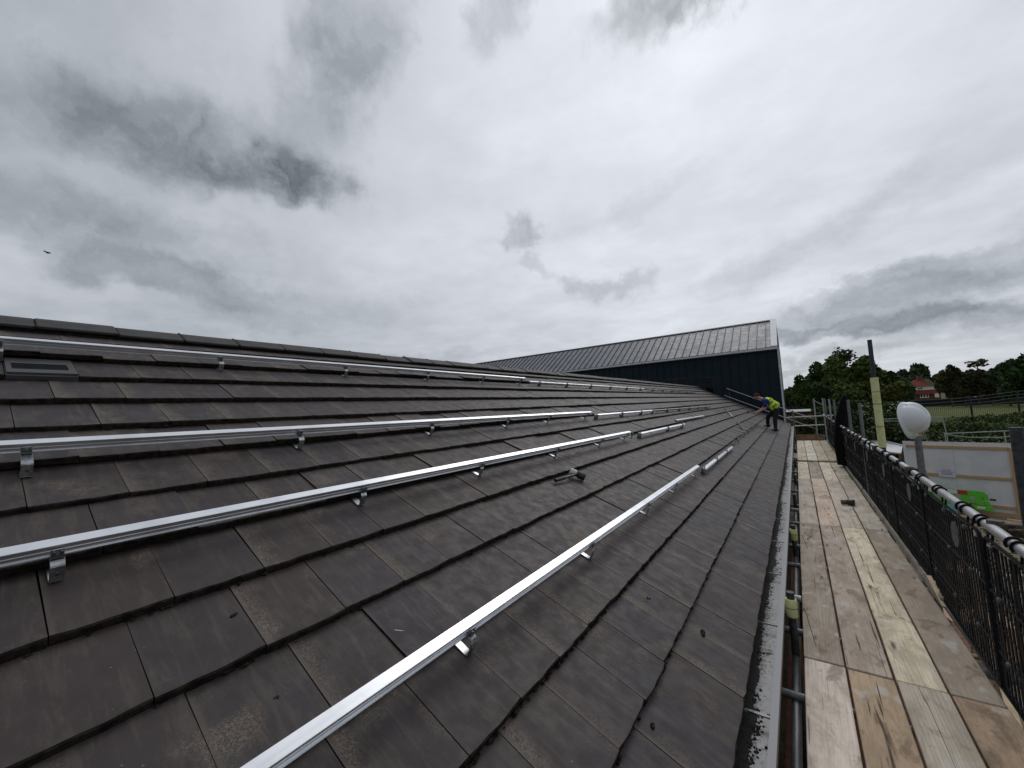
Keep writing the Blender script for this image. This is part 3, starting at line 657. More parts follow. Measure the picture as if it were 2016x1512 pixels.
# ------------------------------------------------------------------ scaffold
scf = empty('scaffold', (.35, 9, GZ), 'scaffold walkway of weathered boards and steel tubes along the eave', 'scaffold')
XE = [-.104, .116, .342, .567, .790]
ROWS = [(-1.2, 3.282, [(.37, .34, .315), (.235, .185, .135), (.27, .255, .225), (.225, .175, .13)], 0), (3.296, 6.698, [(.19, .172, .150), (.23, .203, .18), (.40, .355, .285), (.195, .175, .150)], 0),
        (6.712, 10.345, [(.25, .235, .215), (.33, .275, .235), (.28, .265, .235), (.27, .255, .225)], 0), (10.36, 13.1, [(.34, .31, .265), (.20, .182, .165), (.37, .35, .30), (.26, .245, .205)], -.012),
        (13.0, 18.7, [(.32, .295, .25), (.40, .385, .34), (.28, .255, .21), (.23, .215, .17)], .035)]
for y0, y1, cols, dz in ROWS:
    for i in range(4):
        b = MB(); x0, x1 = XE[i] + .0065, XE[i + 1] - .0065; j = random.uniform(-.01, .01); zz = DZ + dz + random.uniform(-.003, .003)
        n = 6; sk = random.uniform(-.004, .004)
        if y0 < 0: sk = 0
        vs = []
        for q in range(n + 1):
            yy = y0 + (y1 - y0) * q / n; wv = random.uniform(-.002, .002) + sk * (q / n - .5)
            vs += [(x0 + wv, yy, zz - .038), (x1 + wv, yy, zz - .038), (x1 + wv, yy, zz), (x0 + wv, yy, zz)]
        fs = [(a * 4 + c, a * 4 + (c + 1) % 4, a * 4 + 4 + (c + 1) % 4, a * 4 + 4 + c) for a in range(n) for c in range(4)] + [(3, 2, 1, 0), (n * 4, n * 4 + 1, n * 4 + 2, n * 4 + 3)]
        b.add(vs, fs); o = part(b, 'plank', M['plank'], scf, bevel=.004); o.color = (*[min(.9, c_ * k_) for c_, k_ in zip(cols[i], (2.38, 2.20, 1.98))], 1)
b = MB(); b.box(-.20, -.10, 13.35, 14.5, DZ + .0, DZ + .037); o = part(b, 'plank', M['plank'], scf); o.color = (.36, .33, .27, 1)
def tube(p, q, m='tube_mid', r=.02415, name='tube', root=None, **k):
    b = MB(); b.tube([p, q], r, 14); return part(b, name, M[m], root or scf, **k)
# outer standards: (y, x base, top z, material, lean)
RZ = -.745
STD = [(3.05, .885, -.21, 'tube_dark', 0), (5.02, .870, -.405, 'tube_mid', 0), (6.98, .865, .69, 'tube_dark', .0), (8.72, .865, -.18, 'tube_mid', 0), (10.5, .865, -.13, 'tube_mid', 0),
       (12.2, .865, -.17, 'tube_mid', 0), (14.2, .865, -.15, 'tube_mid', 0), (16.2, .87, -.14, 'tube', 0), (18.6, .87, -.14, 'tube_mid', 0), (20.2, .88, -.13, 'tube', 0), (1.1, .89, -.2, 'tube_mid', 0)]
for y, x, zt, m, ln in STD: tube((x, y, GZ), (x - .012, y, zt), m, name='standard')
# the tall tube is pale on one side low down: a sleeve coupler
for y in (3.2, 5.15, 7.1, 8.9, 10.7, 12.4, 14.4, 16.4):
    b = MB(); b.tube([(.80, y, RZ - .04), (.80, y, RZ + .04)], .034, 8); b.box(.80, .90, y - .032, y + .032, RZ - .035, RZ + .03); b.tube([(.83, y - .04, RZ), (.90, y - .06, RZ + .01)], .010, 6)
    part(b, 'coupler', M['coupler'], scf, bevel=.004)
# inner standards between gutter and boards, tops wrapped in foam
for y, zt, cap in ((3.45, -1.37, 1), (5.55, -1.45, 1), (7.8, -1.55, 0), (10., -1.6, 0), (12.4, -1.6, 0), (15, -1.6, 0), (1.2, -1.66, 0)):
    tube((-.146, y, GZ), (-.146, y, zt), 'tube_dark', name='standard')
    if cap:
        b = MB(); b.tube([(-.146, y, zt - .165), (-.146, y, zt - .045)], .036, 16); o = part(b, 'foam_sleeve', M['foam'], scf, bevel=.003, label='short yellow foam sleeve on the top of an inner tube')
        b = MB(); b.tube([(-.146, y, zt - .105), (-.146, y, zt - .101)], .0372, 16); part(b, 'tie_band', M['band'], scf)
        b = MB(); b.tube([(-.12, y, zt - .103), (-.07, y + .02, zt - .11), (-.03, y + .01, DZ + .012)], .002, 5); part(b, 'band_tail', M['band'], scf)
# tall outer standard's foam
b = MB(); b.tube([(.859, 6.98, RZ + .03), (.857, 6.98, -.16)], .041, 18); b.tube([(.857, 6.98, -.155), (.855, 6.98, .19)], .041, 18)
part(b, 'foam_sleeve', M['foam'], scf, label='long pale yellow foam sleeve on the tallest tube')
for z in (-.158, .0, -.45):
    b = MB(); b.tube([(.857, 6.98, z), (.857, 6.98, z + .006)], .0422, 18); part(b, 'tie_band', M['band'], scf)
# ledgers
b = MB(); b.tube([(.70, -.5, RZ), (.76, 2.2, RZ), (.793, 3.6, RZ), (.822, 5.6, RZ), (.828, 8.5, RZ), (.80, 10.9, RZ), (.80, 13.5, RZ)], .02415, 16); part(b, 'guard_rail', M['tube'], scf)
tube((.80, 13.4, RZ - .01), (.80, 19.3, RZ - .01), 'tube', name='guard_rail')
tube((.925, -.5, RZ - .48), (.925, 19.2, RZ - .48), 'tube_dark', name='mid_rail')
tube((.838, -.5, DZ - .012), (.842, 19.2, DZ - .012), 'tube_mid', name='ledger'); tube((-.145, .2, DZ - .10), (-.145, 19, DZ - .10), 'tube_mid', name='ledger')
for i, y in enumerate((-.4, 1.25, 2.95, 3.75, 5.2, 5.85, 6.9, 8.0, 9.2, 10.35, 11.5, 12.6, 13.2, 14.6, 16, 17.4, 18.6)): tube((-.24, y, DZ - .066), (1.02, y, DZ - .066), 'tube_mid', name='transom')
tube((-.28, 4.1, -1.67), (-.10, 4.1, -1.67), 'tube', name='tie_tube'); tube((-.30, 7.2, -1.66), (-.1, 7.2, -1.66), 'tube_mid', name='tie_tube')
# toe boards
b = MB(); b.obox((.800, 4.62, DZ - .02), (.004, 4.6, 0), (.026, 0, 0), (.008, 0, .062)); o = part(b, 'toe_board', M['plank'], scf, bevel=.004); o.color = (.30, .275, .23, 1)
b = MB(); b.obox((.802, 9.3, DZ - .02), (.004, 9.2, 0), (.026, 0, 0), (.008, 0, .06)); o = part(b, 'toe_board', M['plank'], scf, bevel=.004); o.color = (.28, .27, .2, 1)
b = MB(); b.add([(.80, 4.55, DZ + .005), (.83, 4.55, DZ), (.835, 4.95, DZ + .10), (.80, 4.98, DZ + .09), (.81, 4.62, DZ - .03)], [(0, 1, 2, 3), (0, 4, 1), (0, 3, 4), (1, 4, 2), (2, 4, 3)])
o = part(b, 'splintered_board_end', M['timber_pale'], scf, label='fresh yellow splintered end of a toe board')
b = MB(); b.box(-.12, .70, 18.72, 18.76, DZ - .01, DZ + .245); o = part(b, 'end_toe_board', M['timber_old'], scf, label='brown board closing the far end of the walkway')
# far end return
tube((-.35, 18.9, -.81), (1.08, 18.9, -.78), 'tube', name='end_guard_rail'); tube((-.13, 18.95, -1.15), (.80, 18.95, -1.12), 'tube', name='end_guard_rail')
tube((-.135, 18.85, GZ), (-.135, 18.85, -.54), 'tube_mid', name='standard'); tube((.56, 19.4, GZ), (.56, 19.4, -.13), 'tube', name='standard')
tube((.56, 19.4, -.2), (.90, 19.2, -.45), 'tube_mid', .02, name='brace'); tube((.55, 21.2, GZ), (.62, 21.2, -.3), 'tube_mid', name='standard')
# raking tubes along the far gable
YR = 26.05
tube((-3.22, YR, .67), (1.05, YR, -1.42), 'tube', name='raking_guard_rail'); tube((-3.36, YR - .05, .27), (.98, YR - .05, -1.87), 'tube', name='raking_guard_rail')
for x, zt in ((-3.1, .75), (-1.4, 0), (.2, -.8)): tube((x, YR + .06, GZ), (x, YR + .06, zt - .02 if x != -3.1 else .62), 'tube_dark', name='standard')
# lower lift boards seen through the gap
for i, (y0, y1, z, m) in enumerate(((.6, 2.05, -2.15, 'timber'), (2.1, 2.6, -2.3, 'timber_old'), (2.7, 6.2, -3.1, 'timber_red'), (6.3, 10, -3.2, 'timber_old'))):
    b = MB(); b.box(-.33, -.105, y0, y1, z - .04, z); part(b, 'lower_board', M[m], scf)
b = MB(); b.box(-.2, 1.2, .5, 17, GZ + .9, GZ + .94); part(b, 'lower_board', M['timber_red'], scf)

# brick guards hung on the rail
def rail_x(y): return float(np.interp(y, [-.5, 2.2, 3.6, 5.6, 8.5, 10.9, 13.5], [.70, .76, .793, .822, .828, .80, .80]))
def guard(y0, y1, lab):
    xt = rail_x((y0 + y1) / 2) + .040; zt, zb = RZ - .095, DZ + .02; lean = .012
    t = empty('brick_guard', (xt, y0, zb), lab, 'guard', 'black plastic guards hung along the handrail')
    X0 = rail_x(y0) + .012; X1 = rail_x(y1) + .012
    def P(y, z, dx=0.): f = (y - y0) / (y1 - y0); return Vector((X0 + (X1 - X0) * f + lean * (zt - z) + dx, y, z))
    b = MB(); rc = .06
    loop = [P(y0, zb), P(y0, zt - rc), P(y0 + rc * .3, zt - rc * .3), P(y0 + rc, zt), P(y1 - rc, zt), P(y1 - rc * .3, zt - rc * .3), P(y1, zt - rc), P(y1, zb), P(y0, zb)]
    b.tube(loop, .009, 6); b.tube([P(y0, zt - .30), P(y1, zt - .30)], .008, 5); b.tube([P(y0, zb + .22), P(y1, zb + .22)], .008, 5)
    part(b, 'frame', M['guard'], t)
    b = MB(); n = int((y1 - y0) / .052)
    for i in range(1, n):
        y = y0 + (y1 - y0) * i / n; a = P(y, zb); b.obox(a - Vector((.0025, .010, 0)), (.005, 0, 0), (0, .020, 0), P(y, zt - (.02 if 2 < i < n - 2 else .05)) - a)
    z = zb + .05
    while z < zt - .03:
        a = P(y0, z); b.obox(a - Vector((.004, 0, .003)), P(y1, z) - a, (.006, 0, 0), (0, 0, .006)); z += .11
    for i in range(5):          # broad diagonal stiffeners
        ya = y0 + (y1 - y0) * (i + .1) / 5; a = P(ya, zt - .02); q = P(min(ya + .16, y1 - .02), zb + .02); b.obox(a, q - a, (.005, 0, 0), (0, .045, 0))
    part(b, 'mesh_grid', M['guard'], t, kind='stuff')
    for fy in (.18, .5, .86):
        for z_ in (zt - .035, zt - .30, zb + .22):
            b = MB(); b.ellipsoid(P(y0 + (y1 - y0) * fy, z_, -.010), (.012, .016, .016), 8, 5); part(b, 'stud', M['plate'], t)
    b = MB(); ym = y0 + (y1 - y0) * .36; c = P(ym, zt - .15, -.010)
    ang = [2 * math.pi * i / 16 for i in range(16)]; fr = [c + Vector((0, .075 * math.cos(a), .085 * math.sin(a))) for a in ang]; bk = [p + Vector((.006, 0, 0)) for p in fr]
    b.add(fr + bk, [tuple(range(16)), tuple(range(31, 15, -1))] + [(i, 16 + i, 16 + (i + 1) % 16, (i + 1) % 16) for i in range(16)])
    pl = part(b, 'oval_plate', M['plate'], t)
    for fy in (.10, .16, .50, .56, .88, .94):
        y = y0 + (y1 - y0) * fy; rx = rail_x(y); b = MB(); arc = [P(y, zt - .02)]
        arc += [Vector((rx + .030 * math.cos(a), y, RZ + .030 * math.sin(a))) for a in [math.pi * 2 * q / 14 - .7 for q in range(0, 11)]]
        b.tube(arc, .006, 6); part(b, 'hook', M['guard'], t)
ys = [-.4, 1.02, 2.25, 3.46, 4.93, 6.37, 7.81, 9.25, 10.69, 12.13, 13.57, 15.01, 16.45, 17.9]
desc = ['black slatted guard on the handrail at the very bottom right corner', 'black slatted guard lowest at the right edge of the picture', 'black slatted guard second from the right edge, under the thick dark post', 'black slatted guard in front of the green barrier',
        'black slatted guard just beyond the post that holds the helmet', 'black slatted guard ending at the yellow foam pole', 'black slatted guard just beyond the yellow foam pole']
for i in range(len(ys) - 1):
    lab = desc[i] if i < len(desc) else 'black slatted guard far along the handrail, ' + ['level with the two boards\' step', 'next to the nearer grey posts', 'before the black netting bundle', 'under the black netting bundle', 'past the netting bundle', 'closest to the brown end board'][i - 7]
    guard(ys[i], ys[i + 1] - .04, lab)
# netting bundle
b = MB(); rr = random.Random(4); pr = []
path = [((.93, 12.3, .00), .030), ((.945, 12.2, -.05), .060), ((.915, 12.2, -.14), .095), ((.89, 12.2, -.30), .11), ((.845, 12.2, -.55), .145), ((.815, 12.2, -.85), .16), ((.80, 12.2, -1.2), .17), ((.80, 12.2, -1.66), .15)]
vs = []; n = 18
for j, (c, r_) in enumerate(path):
    for i in range(n):
        a = 2 * math.pi * i / n; rad = r_ * (1 + .22 * math.sin(5 * a + j * .5) + rr.uniform(-.06, .06)); vs.append((c[0] + rad * math.cos(a) * .75, c[1] + rad * math.sin(a) * 1.3, c[2]))
b.add(vs, [(j * n + i, (j + 1) * n + i, (j + 1) * n + (i + 1) % n, j * n + (i + 1) % n) for j in range(len(path) - 1) for i in range(n)] + [tuple(range(n))], 0, True)
o = b.obj('debris_netting', M['netting']); tag(o, 'bundle of black netting draped over a post by the handrail', 'netting')
# a little mess of tangled net on the outside of the far guards
# small tool / coupler on boards
fc = empty('scaffold_fitting', (.52, 8.05, DZ), 'dark steel scaffold fitting lying on the walkway boards', 'scaffold fitting')
b = MB(); b.tube([(.44, 8.05, DZ + .035), (.52, 8.03, DZ + .04)], .034, 12); part(b, 'socket', M['coupler'], fc, bevel=.004)
b = MB(); b.tube([(.515, 8.03, DZ + .045), (.60, 8.01, DZ + .045)], .044, 12); part(b, 'body', M['blackpl'], fc, bevel=.004)
# hard hat
hh = empty('hard_hat', (.80, 4.62, -.25), 'white hard hat hung upside down over a scaffold post', 'helmet')
def helmet():
    # local: dome axis a, brim at the open side.  Hung tilted: crown to the right, open side to the left.
    ax = (right * .22 + up * .22 + fwd * -.95).normalized()                       # crown direction
    pk = (up * -1.0 + right * .10); pk = (pk - ax * pk.dot(ax)).normalized()   # peak points down
    sd = ax.cross(pk); c = Vector((.776, 4.62, -.222)) - ax * .035 + right * .016 - (right + fwd).normalized() * .05
    b = MB(); nu, nv = 40, 14; vs = []
    for j in range(nv + 1):
        ph = math.pi / 2 * j / nv
        for i in range(nu):
            th = 2 * math.pi * i / nu; ct, st = math.cos(th), math.sin(th)
            rx, ry = .120, .093
            rr_ = math.sin(ph) ** .88; hgt = .125 * math.cos(ph) ** .9
            ridge = .009 * math.exp(-(st / .16) ** 2) * math.sin(ph) if ph > .1 else 0
            groove = -.006 * math.exp(-((abs(st) - .42) / .10) ** 2) * math.sin(ph)
            p = c + pk * (rx * ct * rr_) + sd * (ry * st * rr_) + ax * (hgt + (ridge + groove)); 
            vs.append(p + (p - c).normalized() * (ridge + groove))
    # brim
    for k, (o1, dn) in enumerate(((.010, -.006), (.017, -.012), (.015, -.016))):
        for i in range(nu):
            th = 2 * math.pi * i / nu; ct, st = math.cos(th), math.sin(th); ex = min(1, max(0, (ct - .25) / .45)) * .038 * (k > 0) + o1
            vs.append(c + pk * ((.120 + ex) * ct) + sd * ((.093 + o1) * st) + ax * (dn - max(0, ct) ** 2 * .014 * (k > 0)))
    for i in range(nu):
        th = 2 * math.pi * i / nu; vs.append(c + pk * (.114 * math.cos(th)) + sd * (.087 * math.sin(th)) + ax * -.008)
    for i in range(nu):
        th = 2 * math.pi * i / nu; vs.append(c + pk * (.07 * math.cos(th)) + sd * (.05 * math.sin(th)) + ax * .085)
    rows = nv + 1 + 3 + 2
    b.add(vs, [(j * nu + i, (j + 1) * nu + i, (j + 1) * nu + (i + 1) % nu, j * nu + (i + 1) % nu) for j in range(rows - 1) for i in range(nu)] + [tuple(range((rows - 1) * nu, rows * nu))], 0, True)
    part(b, 'shell', M['white'], hh)
    b = MB(); b.tube([c + pk * (.105 * math.cos(a)) + sd * (.078 * math.sin(a)) + ax * (-.012) for a in [2 * math.pi * q / 20 for q in range(21)]], .006, 5); part(b, 'sweatband', M['blackpl'], hh)
    b = MB()
    for st_ in (-.5, .2):
        p = c + pk * -.115 + sd * .02 + ax * .012; b.obox(c + pk * (-.108 + st_ * .02) + sd * (.086 * st_) + ax * (.02), pk * .006, sd * .020, ax * .005)
    part(b, 'slot', M['trim'], hh)
helmet()

# ------------------------------------------------------------------ metal clad hall
YB = 27.5; XB = -.63; ZE = 2.90
hall = empty('metal_clad_hall', (-12, 31, GZ), 'navy metal clad hall with pale standing seam roof behind the tiled roof', 'building')
ZR, YRG = 4.98, 30.75; XL = -48
b = MB(); b.box(XL, XB - .04, YB + .05, YRG * 2 - YB - .05, GZ, ZE - .05); part(b, 'core_wall', M['clad'], hall)
b = MB(); b.add([(XB - .02, YB + .03, ZE - .06), (XB - .02, YRG * 2 - YB, ZE - .06), (XB - .02, YRG, ZR - .08), (XB - .10, YB + .03, ZE - .06), (XB - .10, YRG * 2 - YB, ZE - .06), (XB - .10, YRG, ZR - .08)], [(0, 1, 2), (5, 4, 3), (0, 3, 4, 1), (1, 4, 5, 2), (2, 5, 3, 0)])
part(b, 'gable_wall', M['clad'], hall)
b = MB(); b.box(XB - .04, XB, YB, YRG * 2 - YB, GZ, ZE - .06); part(b, 'gable_cladding', M['clad'], hall)
wins = [(-4.60, -4.07, 1.50, .2), (-7.02, -5.63, 1.56, .2), (-9.6, -8.17, 1.72, .2), (-12.2, -10.8, 1.72, .2)]
def wall_panel(x0, x1):
    b = MB(); segs = [(GZ, ZE - .10)]
    for wx0, wx1, wz1, wz0 in wins:
        if x1 > wx0 + .05 and x0 < wx1 - .05: segs = [(GZ, wz0), (wz1, ZE - .10)]
    for z0, z1 in segs:
        b.box(x0 + .012, x1 - .012, YB, YB + .05, z0, z1)
    b.box(x1 - .016, x1 + .016, YB - .040, YB + .05, segs[-1][0], ZE - .10)
    part(b, 'wall_panel', M['clad'], hall)
edges = [-.66, -1.16, -1.68, -2.17, -2.65, -3.13, -3.60, -4.07, -4.60, -5.10, -5.63, -6.09, -6.55, -7.02, -7.48, -7.83, -8.17, -8.65, -9.12, -9.60, -10.1, -10.45, -10.8, -11.27, -11.74, -12.2]
x = -12.2
while x > -30: x -= .47; edges.append(x)
for i in range(len(edges) - 1): wall_panel(edges[i + 1], edges[i])
b = MB(); b.box(XL, edges[-1], YB, YB + .05, GZ, ZE - .1); part(b, 'wall_panel', M['clad'], hall)
for wx0, wx1, wz1, wz0 in wins:
    b = MB()
    for q in ((wx0, wx1, wz1 - .05, wz1), (wx0, wx1, wz0, wz0 + .05), (wx0, wx0 + .05, wz0 + .05, wz1 - .05), (wx1 - .05, wx1, wz0 + .05, wz1 - .05)): b.box(q[0], q[1], YB - .012, YB + .09, q[2], q[3])
    if wx1 - wx0 > 1: b.box((wx0 + wx1) / 2 - .025, (wx0 + wx1) / 2 + .025, YB + .0, YB + .08, wz0 + .05, wz1 - .05)
    f = part(b, 'window', M['frame'], hall)
    b = MB(); b.box(wx0 + .05, wx1 - .05, YB + .040, YB + .046, wz0 + .05, wz1 - .05); b.v = [tuple(Vector(v) - world_off(hall)) for v in b.v]; b.obj('pane', M['glass'], f)
# roof sheets
SL = Vector((0, YRG - YB + .12, ZR - ZE)); up_ = SL.normalized(); nr = Vector((0, -up_.z, up_.y))
E = Vector((0, YB - .12, ZE)); xs = [-1.08]
seam0 = [-1.08, -1.56, -2.03]
while xs[-1] > -46: xs.append(xs[-1] - .462)
xs = [XB - .30] + [XB - .30 - .462 * (i + .55) for i in range(96)]
for i in range(len(xs) - 1):
    b = MB(); b.obox(Vector((xs[i + 1], E.y, E.z)), (xs[i] - xs[i + 1], 0, 0), SL - up_ * .13, nr * .03); part(b, 'roof_panel', M['roofmetal'], hall)
for i in range(len(xs) - 1):
    b = MB(); b.obox(Vector((xs[i] - .016, E.y, E.z)) + nr * .03, (.032, 0, 0), SL - up_ * .13, nr * .045); part(b, 'seam', M['seam'], hall)
b = MB(); b.obox(Vector((XB - .30, E.y - .03, E.z - .0)) + nr * .0, (.32, 0, 0), SL + up_ * .02, nr * .085); part(b, 'verge_flashing', M['trim'], hall)
b = MB(); b.obox(Vector((XL, E.y, E.z)) + SL - up_ * .13, (XB - XL - .30, 0, 0), up_ * .05, nr * .06); part(b, 'ridge_closure', M['seam'], hall)
b = MB(); b.obox(Vector((XL, E.y, E.z)) + SL - up_ * .08 + nr * .03, (XB - XL, 0, 0), up_ * .13, nr * .055); part(b, 'ridge_flashing', M['trim_dark'], hall)
b = MB(); b.obox(Vector((XL, YRG, ZR)), (XB - XL, 0, 0), Vector((0, YRG - YB, ZE - ZR)), (0, 0, .05)); part(b, 'rear_roof', M['roofmetal'], hall)
b = MB(); b.box(XL, XB + .02, YB - .22, YB - .075, ZE - .13, ZE - .02); part(b, 'gutter', M['trim'], hall, bevel=.012)
b = MB(); b.box(XL, XB - .0, YB - .075, YB - .0, ZE - .18, ZE - .10); part(b, 'soffit', M['trim_dark'], hall)
b = MB(); b.tube([(-.60, YB - .14, ZE - .10), (-.60, YB - .12, ZE - .2), (-.60, YB - .09, ZE - .32), (-.60, YB - .09, -1.5), (-.60, YB - .09, GZ)], .044, 12); dp = part(b, 'downpipe', M['trim'], hall)
for z in (1.75, -.4):
    b = MB(); b.tube([(-.60, YB - .09, z - .05), (-.60, YB - .09, z + .05)], .055, 12); b.box(-.65, -.55, YB - .05, YB, z - .02, z + .02); b.v = [tuple(Vector(v) - world_off(hall)) for v in b.v]; b.obj('pipe_collar', M['trim'], dp)

# ------------------------------------------------------------------ site hoarding and things beyond the scaffold
Hd = Vector((2.22, -.745, 0)).normalized(); Hn = Vector((Hd.y, -Hd.x, 0)); H0 = Vector((3.19, 20.98, GZ))     # along, towards us
hd = empty('site_hoarding', H0, 'tall white painted plywood hoarding with timber battens on the site side', 'hoarding')
for i in range(5):
    b = MB(); b.obox(H0 + Hd * (.03 + 1.22 * i), Hd * 1.214, Hn * -.018, Vector((0, 0, 2.44))); part(b, 'ply_sheet', M['ply'], hd)
for z in (2.22, 1.22, .28):
    b = MB(); b.obox(H0 + Hd * .46 + Vector((0, 0, z)) + Hn * .002, Hd * 2.02, Hn * .045, Vector((0, 0, .085))); part(b, 'batten', M['timber'], hd)
    b = MB(); b.obox(H0 + Hd * .075 + Vector((0, 0, z)) + Hn * .002, Hd * .30, Hn * .045, Vector((0, 0, .085))); part(b, 'batten', M['timber'], hd)
    b = MB(); b.obox(H0 + Hd * 2.60 + Vector((0, 0, z)) + Hn * .002, Hd * 3.3, Hn * .045, Vector((0, 0, .085))); part(b, 'batten', M['timber'], hd)
for u0, h_, m_ in ((-.02, 2.44, 'ply'), (.375, 2.30, 'timber'), (2.50, 2.30, 'timber'), (5.0, 2.3, 'timber')):
    b = MB(); b.obox(H0 + Hd * u0 + Hn * .002, Hd * .08, Hn * .06, Vector((0, 0, h_))); part(b, 'post', M[m_], hd)
b = MB(); b.obox(H0 + Hd * -.02 + Hn * .07, Hd * 6, Hn * .035, Vector((0, 0, .16))); part(b, 'kick_board', M['timber'], hd)
# notice
def at_h(u, z, n): return H0 + Hd * u + Vector((0, 0, z)) + Hn * n
def u_of(px, py):      # intersection of pixel ray with the hoarding plane
    r_ = right * ((px - 1008) / 782.06) + up * ((756 - py) / 782.06) + fwd; t_ = H0.dot(Hn) / r_.dot(Hn); P = r_ * t_; return (P - H0).dot(Hd), P.z - GZ
ua, za = u_of(1847, 922); ub, zb_ = u_of(1883, 940); 
pz = empty('paper_notice', at_h(ua, zb_, .055), 'white paper notice pinned to the middle batten of the hoarding', 'notice')
b = MB(); b.obox(at_h(ua, zb_, .052), Hd * (ub - ua), Hn * .003, Vector((0, 0, za - zb_))); part(b, 'sheet', M['paper'], pz)
for i, (f0, f1, zf, m_) in enumerate(((.2, .75, .84, 'ink_red'), (.12, .9, .62, 'ink'), (.2, .8, .45, 'ink'), (.15, .85, .3, 'ink'))):
    b = MB(); b.obox(at_h(ua + (ub - ua) * f0, zb_ + (za - zb_) * zf, .0555), Hd * (ub - ua) * (f1 - f0), Hn * .0015, Vector((0, 0, .020))); part(b, 'print_line', M[m_], pz)
# plastic barrier leaning on the hoarding
ua, za = u_of(1812, 961); ub, zb_ = u_of(1957, 1008)
Lb, Hb_ = ub - ua + .02, za - .02
br = empty('plastic_barrier', at_h(ua, 0, .3), 'green plastic barrier with a red and white stripe leaning on the hoarding', 'barrier')
lean_v = Vector((0, 0, 1)) * 1.0 - Hn * .16
def BP(u, v, n=0.): return at_h(ua + u, zb_ + .09, .36) + lean_v * v + Hn * n
Hb_ = (za - zb_) + .03
def bar(u0, u1, v0, v1, m, name, n0=0., n1=.05, bev=.008):
    b = MB(); b.obox(BP(u0, v0, n0), Hd * (u1 - u0), Hn * (n1 - n0), lean_v * (v1 - v0)); return part(b, name, M[m], br, bevel=bev)
bar(0, Lb - .20, Hb_ - .16, Hb_, 'green_pl', 'top_beam'); bar(0, Lb, 0, .15, 'green_pl', 'bottom_beam')
nst = 6
for i in range(nst):
    bar(Lb * .60 * i / nst + .0, Lb * .60 * i / nst + .055, .15, Hb_ - .14, 'green_pl', 'upright')
    if i == 1: bar(Lb * .60 * i / nst + .055, Lb * .60 * (i + 1) / nst, .15, Hb_ - .14, 'green_dk', 'recess_panel', .012, .02, 0)
bar(Lb * .60, Lb * .72, .17, Hb_ - .16, 'green_pl', 'upright'); bar(Lb * .79, Lb * .90, .17, Hb_ - .02, 'green_pl', 'end_frame'); bar(Lb * .70, Lb * .92, Hb_ - .17, Hb_ - .01, 'green_pl', 'end_frame', .002, .052)
bar(Lb * .90, Lb * .97, .17, .30, 'green_pl', 'end_frame'); bar(Lb * .72, Lb * .79, Hb_ * .38, Hb_ * .55, 'green_pl', 'end_frame'); bar(Lb * .86, Lb * .955, Hb_ * .55, Hb_ * .86, 'green_pl', 'end_frame')
sw_ = Lb * .68 / 5
for i in range(5): bar(.02 + sw_ * i, .02 + sw_ * (i + 1), Hb_ - .145, Hb_ - .015, 'red' if i % 2 == 0 else 'refl', 'reflective_stripe', .051, .056, 0)
bar(Lb * .97, Lb * 1.05, .34, .40, 'blackpl', 'hinge_pin', .0, .04); bar(Lb * .80, Lb * .90, .05, .12, 'refl', 'printed_mark', .0505, .054, 0); bar(Lb * .70, Lb * .73, .02, .20, 'blackpl', 'clip', .03, .056)
# blue-green sheeting next to it
b = MB(); q = at_h(ua + .45, .02, .55); b.add([q, q + Hd * .5, q + Hd * .45 + Vector((0, 0, .35)) - Hn * .1, q + Hd * .1 + Vector((0, 0, .28)) - Hn * .1, q + Hd * .3 + Hn * .25], [(0, 1, 2, 3), (0, 4, 1), (1, 4, 2), (3, 2, 4), (0, 3, 4)])
M['tarp'] = mat('turquoise_sheet', (.10, .30, .27), .5); o = b.obj('plastic_bag', M['tarp']); tag(o, 'crumpled turquoise plastic bag below the green barrier', 'plastic bag')
# planks on ground by the hoarding
for i, (u0, n0, L_, m_, lab) in enumerate(((-.2, .75, 4.2, 'timber_pale', 'pale long board lying on the ground in front of the hoarding'), (.2, 1.0, 3.2, 'timber_old', 'brown board lying on the ground nearest the scaffold by the hoarding'), (2.3, .55, 2.6, 'timber_pale', 'pale board lying against the hoarding foot behind the thick post'))):
    b = MB(); b.obox(at_h(u0, .012 + .01 * i, n0), Hd * L_ + Hn * .1, Hn * .15, Vector((0, 0, .05))); o = b.obj('ground_plank', M[m_], bevel=.004); tag(o, lab, 'plank', 'planks on the ground')
# white sheet roof and barrel left of the hoarding
sh = empty('white_canopy', (3.4, 27, GZ), 'low white canopy sheet with a raised edge rail left of the hoarding', 'canopy')
P1, P2, P3, P4 = Vector((2.92, 36.1, -2.75)), Vector((4.10, 27.3, -2.75)), Vector((3.66, 24.9, -2.80)), Vector((2.5, 26.5, -2.80))
b = MB(); tvec = Vector((0, 0, -.06)); b.add([P1, P2, P3, P4, P1 + tvec, P2 + tvec, P3 + tvec, P4 + tvec], [(3, 2, 1, 0), (4, 5, 6, 7), (0, 1, 5, 4), (1, 2, 6, 5), (2, 3, 7, 6), (3, 0, 4, 7)]); part(b, 'sheet', M['ply'], sh)
b = MB(); b.obox(P1 + Vector((0, 0, .01)), P2 - P1, (.06, 0, 0), (0, 0, .06)); part(b, 'edge_rail', M['refl'], sh)
for p in (P1, P2, P3, P4): b = MB(); q = p + (Vector((3.3, 28.5, p.z)) - p) * .06; b.box(q.x - .04, q.x + .04, q.y - .04, q.y + .04, GZ, q.z - .06); part(b, 'leg', M['timber_old'], sh)
b = MB(); b.tube([(3.02, 23.5, GZ), (3.02, 23.5, GZ + .15), (3.02, 23.5, GZ + 1.0), (3.02, 23.5, GZ + 1.1)], [.30, .33, .33, .28], 18); o = b.obj('water_butt', M['barrel']); tag(o, 'dull green barrel at the left end of the hoarding', 'barrel')
